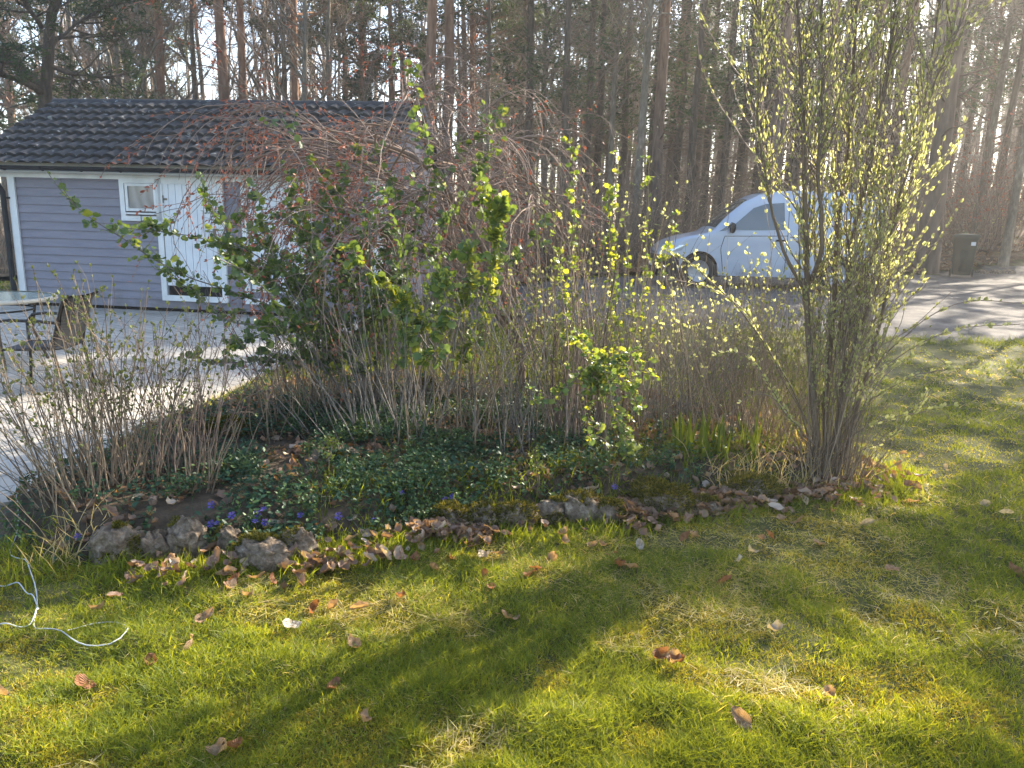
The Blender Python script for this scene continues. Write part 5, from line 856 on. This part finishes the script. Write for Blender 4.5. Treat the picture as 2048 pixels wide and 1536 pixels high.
# red-twigged weeping tree
WT = np.array([.05, 6.3, float(H(.05, 6.3))]); wt = thing('weeping_tree', 'weeping tree with dense arching red-brown twigs and red buds', 'tree', tuple(WT), 0, GRP)
r = rng(251); mb = MB(); cr = MB(); top = [[(1050, 850, 6.3), (1048, 760, 6.3), (1052, 690, 6.3), (1040, 640, 6.2), (1000, 560, 6.2), (960, 470, 6.2), (900, 380, 6.2), (830, 320, 6.2), (760, 300, 6.2), (690, 300, 6.2)], [(1052, 700, 6.3), (1090, 620, 6.4), (1120, 500, 6.5), (1125, 430, 6.5), (1100, 380, 6.5)], [(1045, 650, 6.2), (1010, 520, 6.4), (960, 400, 6.5), (900, 300, 6.6), (850, 240, 6.6)], [(1048, 740, 6.3), (1010, 640, 6.1), (930, 560, 6.0), (840, 500, 5.9), (740, 470, 5.9)], [(1048, 720, 6.3), (980, 580, 6.2), (890, 450, 6.1), (800, 360, 6.1), (740, 310, 6.1)]]
limb = np.stack([polyspline(W(p_, WT), 18, r, .03) for p_ in top]); mb.tubes(limb[:1], np.linspace(.036, .018, 18)[None], 7, .25); mb.tubes(limb[1:], np.linspace(.024, .012, 18)[None], 6, .3)
p, t, i, _ = pick(r, limb, 62, .5, 1.0, idx=r.choice([0, 0, 4, 4, 4, 2, 2, 3, 3, 1], 62)); az = r.uniform(0, 2*math.pi, 62); A1 = grow(r, p, np.stack([np.cos(az)*1.0-.3, np.sin(az)*.6, np.full(62, .55)], -1), .75+.85*r.random(62), 12, .09, -.32, 1); A1 = A1[(A1[:, -1, 0] < .7) & (A1[:, -1, 0] > -2.5)]; mb.tubes(A1, np.linspace(.010, .004, 12)[None], 5, .5); mb.build('trunk', M['twig'], wt)
# arching umbrella shoots
p, t, i, _ = pick(r, A1, 360, .15, .9); A2 = grow(r, p, unit(t+.7*rv(r, 360)+[0, 0, .25]), .45+.75*r.random(360), 12, .09, -.36, 1); A2 = A2[(A2[:, -1, 0] < .95) & (A2[:, -1, 0] > -2.55)]; cr.tubes(A2, np.linspace(.0042, .002, 12)[None], 4, .3+.7*r.random(len(A2)), mi=0)
p, t, i, _ = pick(r, A2, 1700, .2, 1.0); A3 = grow(r, p, unit(t+.65*rv(r, 1700)), .18+.4*r.random(1700), 7, .16, -.22, 1); cr.tubes(A3, np.linspace(.0024, .0014, 7)[None], 3, .2+.8*r.random(1700), mi=0)
K = 15000; p, t, i, _ = pick(r, A3, K, .35, 1.0); kq = (p[:, 0] < -1.0) | (r.random(K) < .3); p, t = p[kq], t[kq]; K = len(p); off = p+.0*r.random((K, 1)); cr.leaves(LV_small[0]*[.8, 1, 1], LV_small[1], off, unit(t+.9*rv(r, K)), rv(r, K), .016+.020*r.random(K), r.random(K), mi=1)
cr.build('crown', [M['redcane'], M['redbud']], wt)
# arching bare sprays left side of the weeping crown, over the shed door
# tall shrub with budding leaves
LC = G(1650, 950); lil = thing('tall_shrub', 'tall upright shrub with pale yellow-green opening leaves and grey trunks', 'shrub', tuple(LC), 0, GRP); r = rng(261); mb = MB(); Y0 = LC[1]
tk = [[(1640, 955, Y0), (1625, 800, Y0), (1618, 680, Y0), (1622, 560, Y0), (1615, 500, Y0-.05), (1612, 400, Y0-.1), (1605, 250, Y0-.1), (1600, 100, Y0-.1), (1590, -60, Y0-.1)], [(1655, 955, Y0), (1650, 800, Y0+.1), (1665, 640, Y0+.1), (1668, 500, Y0+.1), (1690, 330, Y0+.1), (1700, 150, Y0+.1), (1710, -80, Y0+.1)], [(1665, 955, Y0), (1680, 800, Y0), (1685, 620, Y0), (1700, 480, Y0), (1740, 330, Y0), (1770, 150, Y0), (1790, -60, Y0)], [(1675, 950, Y0+.05), (1730, 760, Y0+.1), (1765, 620, Y0+.1), (1800, 450, Y0+.15), (1840, 280, Y0+.2), (1865, 100, Y0+.2), (1880, -40, Y0+.2)],
      [(1622, 560, Y0), (1650, 500, Y0-.1), (1640, 380, Y0-.1), (1650, 200, Y0-.15), (1655, 0, Y0-.1), (1660, -80, Y0)], [(1618, 600, Y0), (1560, 500, Y0-.05), (1530, 380, Y0-.1), (1500, 230, Y0-.1), (1520, 100, Y0-.1), (1505, -20, Y0-.1)], [(1640, 950, Y0), (1590, 780, Y0-.1), (1500, 640, Y0-.15), (1440, 570, Y0-.2), (1390, 520, Y0-.25), (1360, 500, Y0-.25)], [(1665, 900, Y0), (1700, 700, Y0-.1), (1760, 520, Y0-.1), (1800, 380, Y0-.1), (1860, 200, Y0), (1905, 50, Y0)]]
TK = np.stack([polyspline(W(p_, LC), 26, r, .012) for p_ in tk]); rd = [(.024, .007), (.020, .006), (.017, .005), (.014, .005), (.014, .005), (.011, .004), (.007, .003), (.012, .004)]
for q_, (a0, a1) in zip(TK, rd): mb.tubes(q_, np.linspace(a0, a1, 26)[None], 8, .25)
n_ = 28; st = .05*r.normal(size=(n_, 3))*[1, .9, 0]; st[:, 0] += .02; st[:, 2] = -.01; d = np.concatenate([st[:, :2]*1.0+.07*r.normal(size=(n_, 2))+[-.015, 0], np.ones((n_, 1))], 1); up = grow(r, st, d, 1.0+1.9*r.random(n_), 18, .035, .05); mb.tubes(up, np.linspace(.0038, .0018, 18)[None]*(.7+.7*r.random((n_, 1))), 5, .25+.6*r.random(n_))
mb.build('trunk', M['cane'], lil)
cr = MB(); lf = MB()
p, t, i, tt = pick(r, TK[[0, 1, 2, 3, 4, 5, 7]], 340, .32, 1.0); B1 = grow(r, p, unit(t*.7+.85*rv(r, 340)+[0, 0, .45]), .3+.55*r.random(340), 9, .09, .14); cr.tubes(B1, np.linspace(.0045, .0018, 9)[None], 4, .3+.5*r.random(340))
p, t, i, tt = pick(r, up, 520, .30, 1.0); B2 = grow(r, p, unit(t+.8*rv(r, 520)), .15+.35*r.random(520), 9, .09, .1); cr.tubes(B2, np.linspace(.003, .0015, 9)[None], 3, .3+.6*r.random(520))
hz = [[(1670, 900, Y0), (1720, 860, Y0-.1), (1800, 835, Y0-.15), (1880, 822, Y0-.2), (1915, 815, Y0-.2)], [(1680, 880, Y0), (1740, 800, Y0), (1820, 750, Y0-.1), (1890, 735, Y0-.1), (1955, 736, Y0-.1)], [(1690, 840, Y0+.1), (1760, 740, Y0+.1), (1850, 680, Y0+.1), (1930, 655, Y0+.1), (2045, 650, Y0+.1)], [(1700, 800, Y0+.1), (1780, 700, Y0), (1860, 630, Y0), (1930, 598, Y0), (2045, 607, Y0)], [(1690, 900, Y0), (1740, 780, Y0-.2), (1800, 720, Y0-.2), (1860, 690, Y0-.2), (1900, 720, Y0-.2)], [(1670, 930, Y0), (1730, 900, Y0-.1), (1790, 870, Y0-.2), (1850, 800, Y0-.25), (1860, 770, Y0-.25)], [(1620, 900, Y0), (1560, 800, Y0-.2), (1520, 720, Y0-.3), (1480, 700, Y0-.3), (1440, 710, Y0-.3)], [(1630, 870, Y0), (1560, 740, Y0-.1), (1500, 620, Y0-.2), (1430, 570, Y0-.3), (1350, 555, Y0-.4)], [(1640, 900, Y0), (1590, 850, Y0-.2), (1540, 780, Y0-.3), (1500, 790, Y0-.3), (1460, 830, Y0-.3)]]
HZ = np.stack([polyspline(W(p_, LC), 20, r, .01) for p_ in hz]); cr.tubes(HZ, np.linspace(.005, .002, 20)[None], 4, .5); cr.build('branch', M['redcane'], lil)
def buds(br, K, lo, sz, per=3, sp=.55):
    p, t, _, _ = pick(r, br, K, lo, 1.0); p = np.repeat(p, per, 0); t = np.repeat(t, per, 0); lf.leaves(*LV_small, p, spread_dir(r, t+[0, 0, .3], sp), rv(r, len(p)), sz*(.35+1.05*r.random(len(p))**1.4), np.clip(.1+.9*np.repeat(r.random(K), per), 0, 1))
buds(B1, 7000, .04, .024); buds(B2, 4400, .1, .022); buds(up, 1100, .35, .02); buds(TK[[3, 5, 6, 7]], 260, .35, .028); buds(HZ, 330, .3, .028, 3, .8)
lf.build('foliage', M['bud'], lil)
canes('dead_grass_clump', 'dense straw-coloured cane base at the foot of tall shrub', [(1630, 955), (1665, 960), (1690, 945)], 200, .62, 263, 'cane', (.03, .0), .07, .32, .0028, 1.2, wig=.07, tl=.12)

# ------------------------------------------------------------------ thin haze volume added in place of lens glare
hm = bpy.data.materials.new('glare_haze'); hm.use_nodes = True; hn = hm.node_tree.nodes; hn.clear(); ho = hn.new('ShaderNodeOutputMaterial'); hv = hn.new('ShaderNodeVolumePrincipled')
hv.inputs['Color'].default_value = (1, .96, .9, 1); hv.inputs['Density'].default_value = .0028; hv.inputs['Anisotropy'].default_value = .5; hm.node_tree.links.new(hv.outputs[0], ho.inputs['Volume'])
b = MB(); b.box((0, 40, 12), (300, 260, 27)); tag(b.build('added_haze', hm, None, False), kind='stuff')
